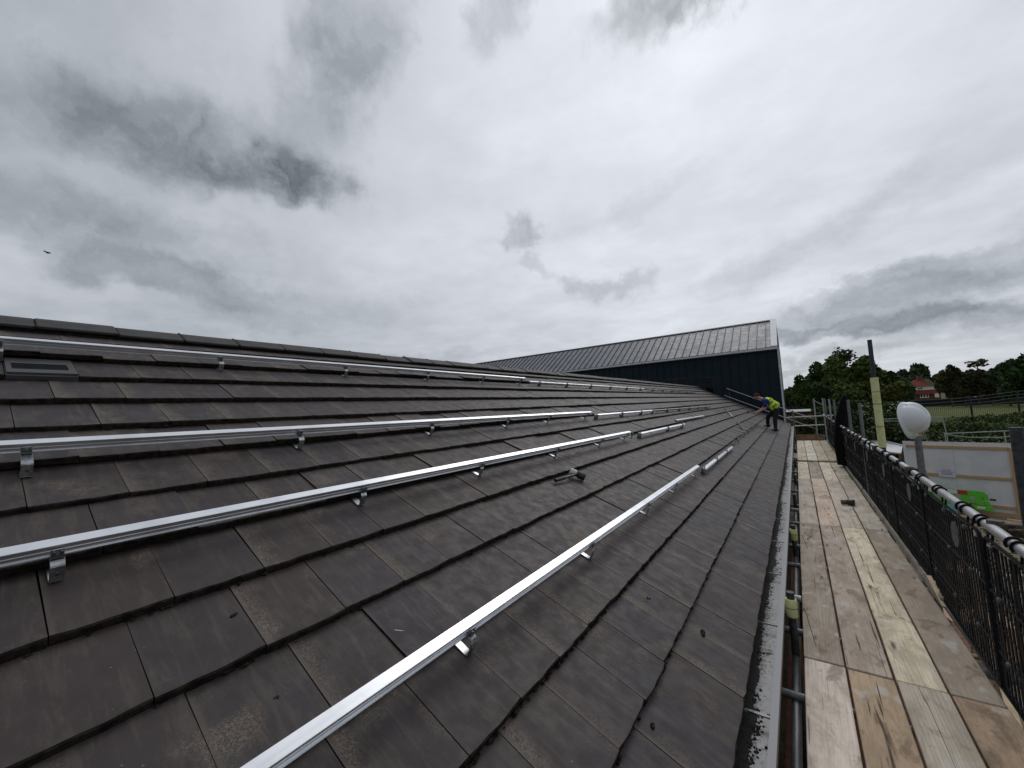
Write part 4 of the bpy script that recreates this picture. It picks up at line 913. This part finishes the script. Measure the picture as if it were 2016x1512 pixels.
# soil and brick heaps beside the hoarding
def heap(cx, cy, rx, ry, h_, m, lab, cat, seed, n=26):
    rr = random.Random(seed); b = MB(); nu, nv = 22, 7; vs = []
    for j in range(nv + 1):
        f = j / nv
        for i in range(nu):
            a = 2 * math.pi * i / nu; k_ = 1 + rr.uniform(-.1, .1); vs.append((cx + rx * f * math.cos(a) * k_, cy + ry * f * math.sin(a) * k_, GZ - .03 + h_ * (1 - f ** 1.6) + rr.uniform(-.04, .04)))
    b.add(vs, [(j * nu + i, (j + 1) * nu + i, (j + 1) * nu + (i + 1) % nu, j * nu + (i + 1) % nu) for j in range(nv) for i in range(nu)], 0, False); o = b.obj('soil_heap', m); tag(o, lab, cat); return o
heap(2.6, 22.0, 1.1, 1.3, .75, M['dirt'], 'heap of brown soil and rubble left of the hoarding', 'soil heap', 2)
# pallets / brick packs below, glimpsed through the guards
def brick_pack(cx, cy, lab, rz=.2):
    t = empty('brick_pack', (cx, cy, GZ), lab, 'brick pack', 'brick packs on the ground below the scaffold'); t.rotation_euler = (0, 0, rz)
    bm_ = MB(); bm_.box(0, .205, 0, .098, 0, .06); me = bm_.mesh('brick', M['brick2'], .004)
    for k_ in range(7):
        for i in range(4):
            for j in range(5):
                if i in (0, 3) or j in (0, 4) or k_ == 6:
                    o = link('brick', me, t); o.location = (-.45 + i * .218, -.26 + j * .104, .1 + k_ * .066 + .0)
    b = MB(); b.box(-.5, .5, -.35, .35, 0, .02)
    for i in range(5): b.box(-.5, .5, -.34 + i * .15, -.26 + i * .15, .075, .095)
    for i in (-.48, -.04, .40): b.box(i, i + .09, -.34, .34, .02, .075)
    b.obj('pallet', M['timber_pale'], t)
brick_pack(2.15, 9.9, 'pack of pinkish bricks on a pallet seen through the guards, nearest one'); brick_pack(2.45, 12.4, 'pack of pinkish bricks on a pallet seen through the guards, farther one', -.3)
brick_pack(3.3, 10.6, 'pack of pinkish bricks on a pallet standing apart on the right', .1)
for i, (x, y, L_, rz, lab) in enumerate(((2.3, 11.2, 2.4, 1.2, 'pale timber length on the ground behind the guards, beyond the brick packs'), (3.2, 13.6, 2.0, .5, 'pale timber length on the ground askew near the soil heap'), (2.0, 8.4, 1.8, 1.4, 'pale timber length on the ground beside the brick packs'))):
    b = MB(); b.box(-L_ / 2, L_ / 2, -.05, .05, .02, .12); o = b.obj('timber_length', M['timber_pale'], bevel=.004); o.location = (x, y, GZ); o.rotation_euler = (0, 0, rz); tag(o, lab, 'timber', 'timber lengths on the ground')
b = MB(); b.obox((.915, 4.10, DZ - .10), (.03, .02, 0), (-.02, .05, 0), (-.03, .06, .55)); o = b.obj('timber_prop', M['timber_pale'], bevel=.004); tag(o, 'short pale piece of timber stuck upright behind the guard by the boards', 'timber')
# goal-like pale rails
def frame_rails(name, segs, m, r_, lab, cat, loc):
    t = empty(name, loc, lab, cat)
    for nm, pts in segs: b = MB(); b.tube(pts, r_, 6); part(b, nm, m, t)
frame_rails('training_goal', [('crossbar', [(3.05, 24.2, -1.23), (4.95, 24.2, -1.20)]), ('post', [(3.05, 24.2, -1.23), (3.12, 24.2, GZ)]), ('post', [(4.95, 24.2, -1.17), (5.02, 24.2, -1.95), (5.08, 24.2, GZ)]), ('net_cord', [(3.05, 24.3, -1.31), (4.0, 24.3, -1.36), (4.95, 24.3, -1.27)])],
            M['rope'], .018, 'thin pale frame like a small goal behind the helmet', 'goal', (4, 24.2, GZ))
frame_rails('net_rail', [('rail', [(4.92, 24, -1.88), (7.4, 24, -1.75), (10, 24, -1.66)]), ('post', [(4.92, 24, -1.84), (5.0, 24, GZ)]), ('post', [(6.55, 24, -1.80), (6.6, 24, GZ)]), ('sag_cord', [(4.95, 24.05, -1.92), (5.6, 24.05, -2.04), (6.4, 24.05, -2.05), (7.2, 24.05, -1.93), (8.3, 24.05, -1.8)])],
            M['rope'], .020, 'thin pale horizontal rail with sagging cord behind the hoarding', 'rail', (7, 24, GZ))
b = MB(); b.add([(2.0, 29, GZ + .03), (7, 27, GZ + .03), (8, 31, GZ + .03), (3, 33, GZ + .03)], [(0, 1, 2, 3)]); b.obj('court_surface', M['court'], kind='structure')
# green mesh fence with taller end posts
mf = empty('mesh_fence', (8, 33, GZ), 'dark green wire mesh fence standing in front of the field', 'fence')
F0, F1 = Vector((3.2, 33.6, 0)), Vector((14.5, 32.4, 0)); FT, FB = -1.18, -2.9
for X_, Y_, zt in ((3.3, 33.6, -.9), (5.6, 33.4, -.9), (7.93, 33, -.62), (9.62, 32.9, -.33), (12.5, 32.6, -.3)):
    b = MB(); b.tube([(X_, Y_, GZ), (X_, Y_, zt)], .045, 8); part(b, 'post', M['mesh_green'], mf)
b = MB()
for i in range(150):
    p = F0.lerp(F1, i / 149); b.tube([(p.x, p.y, -2.95), (p.x, p.y, -1.05 + .5 * (i / 149))], .006, 4, cap=False)
for zz in (-2.95, -2.3, -1.7): b.tube([(F0.x, F0.y, zz), (F1.x, F1.y, zz)], .014, 4)
part(b, 'mesh_panel', M['mesh_green'], mf, kind='stuff')
for z0, z1, sag in ((-.62, -.36, .10), (-.85, -.52, .08), (-1.05, -.70, .08), (-1.2, -.9, .04)):
    b = MB(); b.tube([Vector((5.6, 33.4, z0)).lerp(Vector((9.62, 32.9, z1)), f) - Vector((0, 0, sag * math.sin(math.pi * f))) for f in (0, .25, .5, .75, 1)] + [Vector((12.5, 32.6, z1 + .03))], .009, 5); part(b, 'wire', M['pole_grey'], mf)
# far end ground stuff beyond the scaffold end
lw = empty('low_outbuilding', (0, 46, GZ), 'low dark outbuilding with a pale flat roof edge beyond the scaffold end', 'outbuilding')
b = MB(); b.box(-6, 2.3, 45, 52, GZ, -1.55); part(b, 'wall', M['timber_red'], lw); b = MB(); b.box(-6.2, 1.15, 44.8, 52.2, -1.44, -1.395); part(b, 'roof_edge', M['pole_grey'], lw); b = MB(); b.box(-6.1, 2.5, 44.9, 52.1, -1.545, -1.47); part(b, 'roof_slab', M['seam'], lw)
sg = empty('slatted_gate', (.3, 26, GZ), 'grey vertical slatted gate beyond the end board of the walkway', 'gate')
for i in range(16): b = MB(); b.box(-.15 + i * .075, -.11 + i * .075, 25.5, 25.53, GZ + .3, -2.0); part(b, 'slat', M['pole_grey'], sg)
for z in (GZ + .4, -2.1): b = MB(); b.box(-.2, 1.1, 25.54, 25.58, z, z + .06); part(b, 'rail', M['pole_grey'], sg)

# ------------------------------------------------------------------ house
hs = empty('distant_house', (31.8, 150, GZ), 'distant white and brick house with red hipped roof among the trees', 'house')
def hx(px, py, Y=150.):
    r_ = right * ((px - 1008) / 782.06) + up * ((756 - py) / 782.06) + fwd; return r_ * (Y / r_.y)
a0, a1 = hx(1786, 770), hx(1839, 771); zt1 = hx(1825, 760).z; zr = hx(1825, 745).z
xl, xr = hx(1787, 770).x, hx(1843, 770).x; zeave = hx(1815, 760).z; zmid = hx(1815, 768.5).z; zskirt = hx(1815, 776).z
b = MB(); b.box(xl + 1.2, xr, 150, 158, zmid, zeave); part(b, 'upper_wall', M['render'], hs)
b = MB(); b.box(xl - .5, xr + .6, 149.7, 158, GZ, zskirt); part(b, 'lower_wall', M['brick'], hs)
b = MB(); b.add([(xl - 1, 149.2, zskirt), (xr + .8, 149.2, zskirt), (xr + .8, 150.05, zmid + .15), (xl - 1, 150.05, zmid + .15), (xl - 1, 150.05, zskirt - .1), (xr + .8, 150.05, zskirt - .1)], [(0, 1, 2, 3), (0, 4, 5, 1), (3, 2, 5, 4), (0, 3, 4), (1, 5, 2)]); part(b, 'skirt_roof', M['red_roof'], hs)
rx0, rx1 = xl + 1.0, xr + .2
b = MB(); cut = .36 * (rx1 - rx0); b.add([(rx0, 149.5, zeave), (rx1 - cut, 149.5, zeave), (rx1 - cut, 158.5, zeave), (rx0, 158.5, zeave), (rx0 + 1.2, 154, zr), (rx1 - cut - .5, 154, zr)], [(0, 1, 5, 4), (1, 2, 5), (2, 3, 4, 5), (3, 0, 4), (3, 2, 1, 0)]); part(b, 'roof', M['red_roof'], hs)
b = MB(); b.add([(rx1 - cut + .05, 149.6, zeave - .02), (rx1, 149.6, zeave - .02), (rx1, 158.4, zeave - .02), (rx1 - cut + .05, 158.4, zeave - .02), (rx1 - cut - .3, 154, zr - .05), (rx1 - cut * .35, 154, zr - .05)], [(0, 1, 5, 4), (1, 2, 5), (2, 3, 4, 5), (3, 0, 4), (3, 2, 1, 0)]); part(b, 'roof', M['brown_roof'], hs, label='brown right half of the roof')
b = MB(); b.box(rx1 - cut - 1.2, rx1 - cut - .2, 153, 154.2, zr - 1.2, zr + .9); part(b, 'chimney', M['brick'], hs)
def fwin(x0, x1, z0, z1, Y, n):
    b = MB(); b.box(x0, x1, Y - .12, Y - .02, z0, z1); f = part(b, 'window', M['render'], hs)
    for i in range(n):
        wd = (x1 - x0) / n; b = MB(); b.box(x0 + wd * i + wd * .18, x0 + wd * (i + 1) - wd * .18, Y - .14, Y - .125, z0 + .18 * (z1 - z0), z1 - .18 * (z1 - z0)); b.v = [tuple(Vector(v) - world_off(hs)) for v in b.v]; b.obj('pane', M['frame'], f)
q0, q1 = hx(1810, 775), hx(1828, 783); fwin(q0.x, q1.x, q1.z, q0.z, 149.6, 3)
q0, q1 = hx(1806, 762), hx(1816, 767.5); fwin(q0.x, q1.x, q1.z, q0.z, 150, 2)
q0, q1 = hx(1794, 763), hx(1800, 768); fwin(q0.x, q1.x, q1.z, q0.z, 150, 1)
q0, q1 = hx(1836, 775), hx(1845, 782); b = MB(); b.box(q0.x, q1.x, 148, 148.2, q1.z, q0.z); part(b, 'white_porch', M['render'], hs)
# dark boundary fence beyond the field
b = MB(); b.box(-30, 75, 139.6, 139.9, GZ, GZ + 1.9); o = b.obj('boundary_fence', M['dark_wall']); tag(o, 'long dark boundary fence along the far side of the field', 'fence')

# ------------------------------------------------------------------ vegetation
def leaf_mesh(name, pts, size, m, rs, flat=.5):
    n = len(pts); nrm = rs.normal(size=(n, 3)); nrm[:, 2] += flat; nrm /= np.linalg.norm(nrm, axis=1)[:, None]
    t = np.cross(nrm, rs.normal(size=(n, 3))); t /= np.linalg.norm(t, axis=1)[:, None]; bt = np.cross(nrm, t)
    s = size * rs.uniform(.55, 1.35, n)[:, None]; k = rs.uniform(.5, .9, n)[:, None]
    v = np.stack([pts + t * s, pts + bt * s * k, pts - t * s, pts - bt * s * k], 1).reshape(-1, 3)
    me = bpy.data.meshes.new(name); me.from_pydata(v, [], np.arange(4 * n).reshape(-1, 4).tolist()); me.materials.append(m); return me
def crown_pts(c, r, n, rs, lobes=14, lob=.45):
    c = np.array(c); r = np.array(r); out = []
    cs = rs.normal(size=(lobes, 3)); cs /= np.linalg.norm(cs, axis=1)[:, None]; cs *= rs.uniform(.25, .78, lobes)[:, None]; cs[:, 2] = cs[:, 2] * .95
    lr = rs.uniform(lob * .55, lob * 1.1, lobes); w_ = lr ** 2 / np.sum(lr ** 2)
    for i in range(lobes):
        k = max(4, int(n * w_[i])); d = rs.normal(size=(k, 3)); d /= np.linalg.norm(d, axis=1)[:, None]
        out.append(c + (cs[i] + d * (lr[i] * rs.uniform(.55, 1.08, k) ** .6)[:, None]) * r)
    return np.concatenate(out)
def px_tree(name, cx, top, wpx, Y, m, label, cat='tree', n=3200, leaf=.30, lobes=14, seed=0, bottom=None, sparse=0, flat=.5, squash=1.):
    rs = np.random.default_rng(seed); T = hx(cx, top, Y); sc_ = T.dot(fwd) / 782.06; hw = wpx / 2 * sc_ / 1.15; zb = GZ + 1.2 if bottom is None else hx(cx, bottom, Y).z
    H = T.z - zb; t = empty(name, (T.x, Y, GZ), label, cat, None)
    pts = crown_pts((T.x, Y, zb + H / 2), (hw, hw * squash, H / 2), n, rs, lobes)
    me = leaf_mesh('crown', pts - np.array([T.x, Y, GZ]), leaf, m, rs, flat); link('crown', me, t)
    b = MB(); top_ = zb + H * .6 - GZ; r0 = .035 * (T.z - GZ) * .6
    b.tube([(0, 0, -.1), (.1, 0, top_ * .5), (.0, .1, top_)], [r0, r0 * .7, r0 * .35], 7)
    for i in range(5):
        a = rs.uniform(0, 6.28); L_ = hw * .6; z0 = top_ * rs.uniform(.35, .9); b.tube([(0, 0, z0), (L_ * .5 * math.cos(a), L_ * .5 * math.sin(a), z0 + L_ * .35), (L_ * math.cos(a), L_ * math.sin(a), z0 + L_ * .8)], [r0 * .4, r0 * .25, r0 * .1], 5)
    b.obj('trunk', M['bark'], t); return t
px_tree('tree', 1556, 757, 34, 100, M['leaf_a'], 'small dark tree just right of the metal clad hall', seed=1, n=2000, leaf=.35)
px_tree('tree', 1578, 741, 48, 96, M['leaf_b'], 'rounded mid green tree second from the hall', seed=2, n=3200, leaf=.32)
px_tree('tree', 1612, 714, 62, 92, M['leaf_a'], 'tall dark green tree left of the light green one', seed=3, n=5200, leaf=.34)
px_tree('tree', 1652, 708, 90, 84, M['leaf_b'], 'broad fresh green tree in the middle of the tree line', seed=5, n=7000, leaf=.32, lobes=20)
px_tree('tree', 1700, 702, 74, 88, M['leaf_b'], 'green tree left of the tall pole, its crown joined to its neighbours', seed=6, n=6000, leaf=.32, lobes=18)
px_tree('tree', 1740, 706, 84, 90, M['leaf_a'], 'dark rounded tree behind the tall pole', seed=7, n=6000, leaf=.34, lobes=18)
px_tree('tree', 1768, 722, 46, 112, M['leaf_e'], 'small dark tree between the tall pole and the domed tree', seed=17, n=2600, leaf=.4)
px_tree('tree', 1752, 746, 74, 74, M['leaf_c'], 'low yellowish green tree at the right of the tall pole', seed=8, n=4200, leaf=.26, bottom=800)
px_tree('tree', 1690, 752, 90, 70, M['leaf_b'], 'low bushy green tree behind the grey posts', seed=31, n=5200, leaf=.26, bottom=800)
px_tree('tree', 1625, 752, 80, 72, M['leaf_a'], 'low dark tree beyond the far end of the walkway', seed=32, n=4600, leaf=.26, bottom=806)
px_tree('tree', 1806, 711, 68, 170, M['leaf_a'], 'domed dark tree far behind the house', seed=9, n=5200, leaf=.5, lobes=18)
px_tree('tree', 1800, 727, 50, 162, M['leaf_e'], 'paler blue green tree directly behind the red roof', seed=10, n=3600, leaf=.45)
px_tree('tree', 1843, 724, 40, 175, M['leaf_a'], 'dark tree peeping over the house from behind', seed=11, n=2600, leaf=.5)
px_tree('tree', 1783, 752, 30, 152, M['leaf_b'], 'small green tree at the left wall of the house', seed=33, n=2000, leaf=.36)
for i, (cx, tp, wd, lab) in enumerate(((1866, 722, 44, 'brownish conifer right beside the house'), (1892, 721, 48, 'brownish conifer second from the house'), (1918, 719, 50, 'brownish conifer below the wispy pine'), (1945, 716, 48, 'dark conifer at the right of the wispy pine'))):
    px_tree('conifer', cx, tp, wd, 132 + i, M['leaf_d'], lab, 'conifer', n=5200, leaf=.36, seed=40 + i, lobes=16, flat=0)
px_tree('tree', 1976, 700, 60, 126, M['leaf_e'], 'green tree between the conifers and the right edge', seed=13, n=5200, leaf=.40, lobes=18)
px_tree('tree', 2022, 688, 90, 118, M['leaf_a'], 'big dark green tree cut by the right edge of the picture', seed=14, n=8000, leaf=.40, lobes=22)
px_tree('tree', 2085, 690, 90, 118, M['leaf_a'], 'big tree just outside the right edge of the picture', seed=15, n=4000, leaf=.5, lobes=22)
# sparse-topped tree and wispy pine
px_tree('tree', 1657, 681, 46, 98, M['leaf_d'], 'tree with a thin see-through top standing above all others', seed=21, n=520, leaf=.26, lobes=26, bottom=722)
px_tree('conifer', 1922, 708, 46, 160, M['leaf_d'], 'wispy pine with flat open branches against the sky', 'conifer', n=230, leaf=.42, seed=24, lobes=7, bottom=724, flat=1.5)
# nearer shrubs
def box_leaves(name, x0, x1, y0, y1, z0, z1, n, size, m, label, cat, seed, top_m=None, lump=.25, kind=None):
    rs = np.random.default_rng(seed); u = rs.random((n, 3)); face = rs.random(n)
    P = np.stack([x0 + (x1 - x0) * u[:, 0], y0 + (y1 - y0) * u[:, 1], z0 + (z1 - z0) * u[:, 2]], 1)
    P[face < .45, 1] = y0; P[face > .65, 2] = z1
    P += np.stack([np.sin(P[:, 1] * 2.1) * .2, np.sin(P[:, 0] * 1.9 + P[:, 2] * 1.7) * lump, np.sin(P[:, 0] * 2.7 + P[:, 1] * 1.3) * lump * .6 + np.sin(P[:, 0] * .9) * lump * .7], 1) + rs.normal(size=(n, 3)) * .05
    t = empty(name, ((x0 + x1) / 2, (y0 + y1) / 2, GZ), label, cat); c = np.array(t.location)
    link('foliage', leaf_mesh('foliage', P - c, size, m, rs), t)
    if top_m:
        k = rs.random(n) < .25; Q = P[(P[:, 2] > z1 - .5) & k] + np.array([0, 0, .08]); link('top_growth', leaf_mesh('top_growth', Q - c, size * .9, top_m, rs, .8), t)
    b = MB()
    for i in range(6): xx = (i / 5 - .5) * (x1 - x0) * .9; b.tube([(xx, 0, -.05), (xx + .05, 0, (z1 - GZ) * .7)], .04, 5)
    b.obj('stem', M['bark'], t); return t
box_leaves('hedge', 5.0, 13, 26.2, 31, GZ, -1.75, 26000, .058, M['leaf_a'], 'thick dark hedge with lighter top between hoarding and field', 'hedge', 51, M['leaf_c'])
box_leaves('shrub', 2.2, 5.0, 30.5, 33.5, GZ, -.75, 16000, .065, M['leaf_a'], 'large dark flowering shrub behind the foam covered pole', 'shrub', 52)
rs = np.random.default_rng(9); P = np.stack([rs.uniform(2.9, 5.2, 260), rs.uniform(30.1, 30.5, 260), rs.uniform(-2.3, -.55, 260)], 1)
o = link('blossom', leaf_mesh('blossom', P, .075, M['flower'], rs)); tag(o, 'pale flower heads scattered over the dark shrub behind the helmet', 'flowers', kind='stuff')
box_leaves('bush', -.4, 1.6, 39, 41, GZ, -2.05, 3600, .10, M['leaf_c'], 'low yellow green bush seen between the end rails of the scaffold', 'bush', 53)
box_leaves('shrub', .9, 2.4, 26, 30, GZ, -1.05, 6000, .08, M['leaf_a'], 'dark shrub beyond the far end of the handrail', 'shrub', 54)
# field grass tufts near site
rs = np.random.default_rng(12); n = 14000; P = np.stack([rs.uniform(1.2, 9, n), rs.uniform(2, 19.5, n), np.full(n, GZ + .03)], 1); P = P[(P[:, 0] > 2.6) | (rs.random(n) < .25)]
o = link('rough_grass', leaf_mesh('rough_grass', P, .035, M['leaf_c'], rs, -.5)); tag(o, 'rough grass on the ground below the scaffold', 'grass', kind='stuff')

# ------------------------------------------------------------------ worker
def skin(name, verts, edges, radii, m, parent, sub=1, root=0):
    me = bpy.data.meshes.new(name); me.from_pydata(verts, edges, []); o = bpy.data.objects.new(name, me); C.objects.link(o); o.parent = parent
    md = o.modifiers.new('skin', 'SKIN'); md.use_smooth_shade = True
    for i, r_ in enumerate(radii):
        sv = me.skin_vertices[0].data[i]; rr_ = r_ if isinstance(r_, tuple) else (r_, r_); sv.radius = rr_; sv.use_root = (i == root)
    s_ = o.modifiers.new('sub', 'SUBSURF'); s_.levels = sub; s_.render_levels = sub
    bpy.context.view_layer.update(); dg = bpy.context.evaluated_depsgraph_get(); nm = bpy.data.meshes.new_from_object(o.evaluated_get(dg)); o.modifiers.clear(); o.data = nm
    nm.materials.clear(); nm.materials.append(m); nm.polygons.foreach_set('use_smooth', [True] * len(nm.polygons)); nm.name = name; return o
wk = empty('person', (-.8, 17.7, -1.2), 'worker in yellow vest, blue shirt and dark trousers bending over the tiles', 'person')
WO = Vector(wk.location)
f1 = RP(1.18, 17.45, -.01); f2 = RP(1.98, 17.95, -.01)           # near foot, far foot
hip = Vector((-.60, 17.70, -.37)); chest = Vector((-.90, 17.70, -.10)); neck = Vector((-1.06, 17.70, -.015)); head = Vector((-1.215, 17.68, .055))
LH, RH = hip + Vector((.0, -.09, -.03)), hip + Vector((0, .09, -.03))
LK, RK = Vector((-.68, 17.52, -.80)), Vector((-.92, 17.90, -.72))
LA, RA = f1 + Vector((0, 0, .09)), f2 + Vector((0, 0, .09))
LS, RS = chest + Vector((-.06, -.19, -.01)), chest + Vector((-.06, .19, -.01))
LE, RE = Vector((-.93, 17.46, -.385)), Vector((-1.02, 17.92, -.36)); LW_, RW = Vector((-1.16, 17.50, -.50)), Vector((-1.22, 17.78, -.50))
LHd, RHd = Vector((-1.26, 17.53, -.545)), Vector((-1.30, 17.74, -.545))
V = [hip, hip.lerp(chest, .5), chest, neck, head, LH, LK, LA, LA + Vector((-.07, 0, -.045)), RH, RK, RA, RA + Vector((-.07, 0, -.045)), LS, LE, LW_, LHd, RS, RE, RW, RHd, head + Vector((-.05, 0, .05))]
Ed = [(0, 1), (1, 2), (2, 3), (3, 4), (0, 5), (5, 6), (6, 7), (7, 8), (0, 9), (9, 10), (10, 11), (11, 12), (2, 13), (13, 14), (14, 15), (15, 16), (2, 17), (17, 18), (18, 19), (19, 20), (4, 21)]
Rd = [.12, .115, .13, .052, .082, .08, .055, .040, .022, .08, .055, .040, .022, .052, .040, .028, .034, .052, .040, .028, .034, .075]
skin('body', [tuple(v - WO) for v in V], Ed, Rd, M['skin'], wk)
# face: nose, eyes, ears
ffd = Vector((-.80, -.05, -.60)).normalized(); b = MB(); hc = head + Vector((-.02, 0, .015))
b.ellipsoid(hc + ffd * .098, (.014, .012, .018), 8, 6); b.ellipsoid(hc + Vector((.015, -.083, -.005)), (.018, .012, .028), 8, 6); b.ellipsoid(hc + Vector((.015, .083, -.005)), (.018, .012, .028), 8, 6); part(b, 'nose_and_ears', M['skin'], wk)
b = MB()
for s_ in (-1, 1): b.ellipsoid(hc + ffd * .088 + Vector((-.014, s_ * .032, .022)), (.008, .012, .007), 8, 5)
b.ellipsoid(hc + ffd * .088 + Vector((.030, 0, -.040)), (.010, .024, .006), 8, 5); part(b, 'eyes_and_mouth', M['boot'], wk)
b = MB(); rr = random.Random(2); hv = hc + Vector((.030, 0, .045)); b.ellipsoid(hv, (.098, .090, .082), 14, 10)
for i in range(60):
    a, e = rr.uniform(0, 6.28), rr.uniform(-.2, 1.4); p = hv + Vector((math.cos(a) * math.cos(e) * .09, math.sin(a) * math.cos(e) * .085, math.sin(e) * .078)); b.ellipsoid(p, (.020, .018, .014), 5, 4)
part(b, 'hair', M['hair'], wk)
# fingers closed on the hammer shaft
for s_, H_ in ((0, LHd), (1, RHd)):
    for i in range(4):
        b0 = H_ + Vector((-.01 - .018 * i, 0, -.012 + .004 * i)); skin('finger', [tuple(q - WO) for q in (b0 + Vector((.0, -.02, .028)), b0 + Vector((-.006, -.042, .006)), b0 + Vector((-.004, -.024, -.020)), b0 + Vector((0, .0, -.016)))], [(0, 1), (1, 2), (2, 3)], [.0095, .009, .0085, .0075], M['skin'], wk)
    b0 = H_ + Vector((.015, .01, .01)); skin('thumb', [tuple(q - WO) for q in (b0, b0 + Vector((-.03, .035, .01)), b0 + Vector((-.05, .022, -.014)))], [(0, 1), (1, 2)], [.013, .011, .009], M['skin'], wk)
tv = [hip + Vector((.0, 0, .04)), hip, LH, LH.lerp(LK, .5), LK, LK.lerp(LA, .55), LA + Vector((.0, 0, .0)), RH, RH.lerp(RK, .5), RK, RK.lerp(RA, .55), RA]
skin('trousers', [tuple(v - WO) for v in tv], [(0, 1), (1, 2), (2, 3), (3, 4), (4, 5), (5, 6), (1, 7), (7, 8), (8, 9), (9, 10), (10, 11)], [.135, .14, .105, .095, .078, .072, .066, .105, .095, .078, .072, .066], M['trouser'], wk, root=1)
skin('shirt', [tuple(v - WO) for v in (chest.lerp(hip, .5), chest, chest.lerp(neck, .75), LS, LS.lerp(LE, .55), LS.lerp(LE, .95), RS, RS.lerp(RE, .55), RS.lerp(RE, .95))], [(0, 1), (1, 2), (1, 3), (3, 4), (4, 5), (1, 6), (6, 7), (7, 8)], [.13, .145, .075, .078, .068, .062, .078, .068, .062], M['blue'], wk, root=1)
hb = hip + Vector((.10, 0, .02))
skin('vest', [tuple(v - WO) for v in (hip.lerp(chest, -.12), hip.lerp(chest, .15), hip.lerp(chest, .5), hip.lerp(chest, .8), chest + Vector((-.02, 0, .0)), chest.lerp(neck, .55))], [(0, 1), (1, 2), (2, 3), (3, 4), (4, 5)],
     [(.165, .185), (.16, .185), (.152, .175), (.160, .168), (.158, .165), (.11, .12)], M['vest'], wk, root=2)
# tapes round the vest
tdir = (chest - hip).normalized()
for f, r1 in ((.22, .178), (.62, .172)):
    c = hip.lerp(chest, f); n_ = 20; u_ = Vector((0, 1, 0)); w_ = tdir.cross(u_); b = MB()
    ring = lambda o_, k_: [c + tdir * o_ + u_ * math.cos(2 * math.pi * i / n_) * r1 * k_ + w_ * math.sin(2 * math.pi * i / n_) * r1 * k_ for i in range(n_)]
    vs = ring(-.028, 1) + ring(.028, .98); b.add(vs, [(i, (i + 1) % n_, n_ + (i + 1) % n_, n_ + i) for i in range(n_)], 0, True); part(b, 'reflective_tape', M['tape'], wk)
for ft, A_ in ((f1, LA), (f2, RA)):
    b = MB(); c = ft + Vector((-.05, 0, .048)); b.ellipsoid(c, (.15, .052, .050), 12, 8); b.tube([ft + Vector((.02, 0, .04)), A_ + Vector((0, 0, .07))], [.060, .056], 10); part(b, 'boot', M['boot'], wk)
hm_ = empty('hammer', LHd, 'hammer held by the bending worker', 'hammer')
hA, hB = Vector((-1.12, 17.60, -.49)), Vector((-1.52, 17.62, -.485)); b = MB(); b.tube([RHd + Vector((.12, -.03, .03)), LHd + Vector((-.02, 0, -.01)), hB], .012, 8); part(b, 'shaft', M['timber_old'], hm_)
b = MB(); b.tube([hB + Vector((.0, -.0, .07)), hB + Vector((-.02, 0, -.075))], .026, 10); part(b, 'head', M['steel_dark'], hm_, bevel=.002)

# ------------------------------------------------------------------ bird
bd = empty('bird', Vector((-38.1, 3.24, 11.68)) * .8, 'dark bird gliding against the grey clouds at upper left', 'bird')
bo_ = Vector(bd.location); ru = right; b = MB()
b.tube([bo_ - ru * .12, bo_ - ru * .06, bo_ + ru * .05, bo_ + ru * .14], [.008, .032, .032, .008], 8); part(b, 'body', M['rubber'], bd)
b = MB()
for sgn, hgt in ((1, .07), (-1, .10)):
    tip = bo_ - ru * (.05 * sgn) + fwd * (.24 * sgn) + up * hgt * .6 + ru * (-.16 if sgn > 0 else .03); mid = bo_ + fwd * (.11 * sgn) + up * .05 - ru * .05
    b.add([bo_ - ru * .08 + up * .03, bo_ + ru * .07 + up * .03, mid + ru * .05, mid - ru * .07, tip], [(0, 1, 2, 3), (3, 2, 4)])
    b.add([p + up * -.012 for p in (bo_ - ru * .08 + up * .03, bo_ + ru * .07 + up * .03, mid + ru * .05, mid - ru * .07, tip)], [(3, 2, 1, 0), (4, 2, 3)])
part(b, 'wing', M['rubber'], bd)
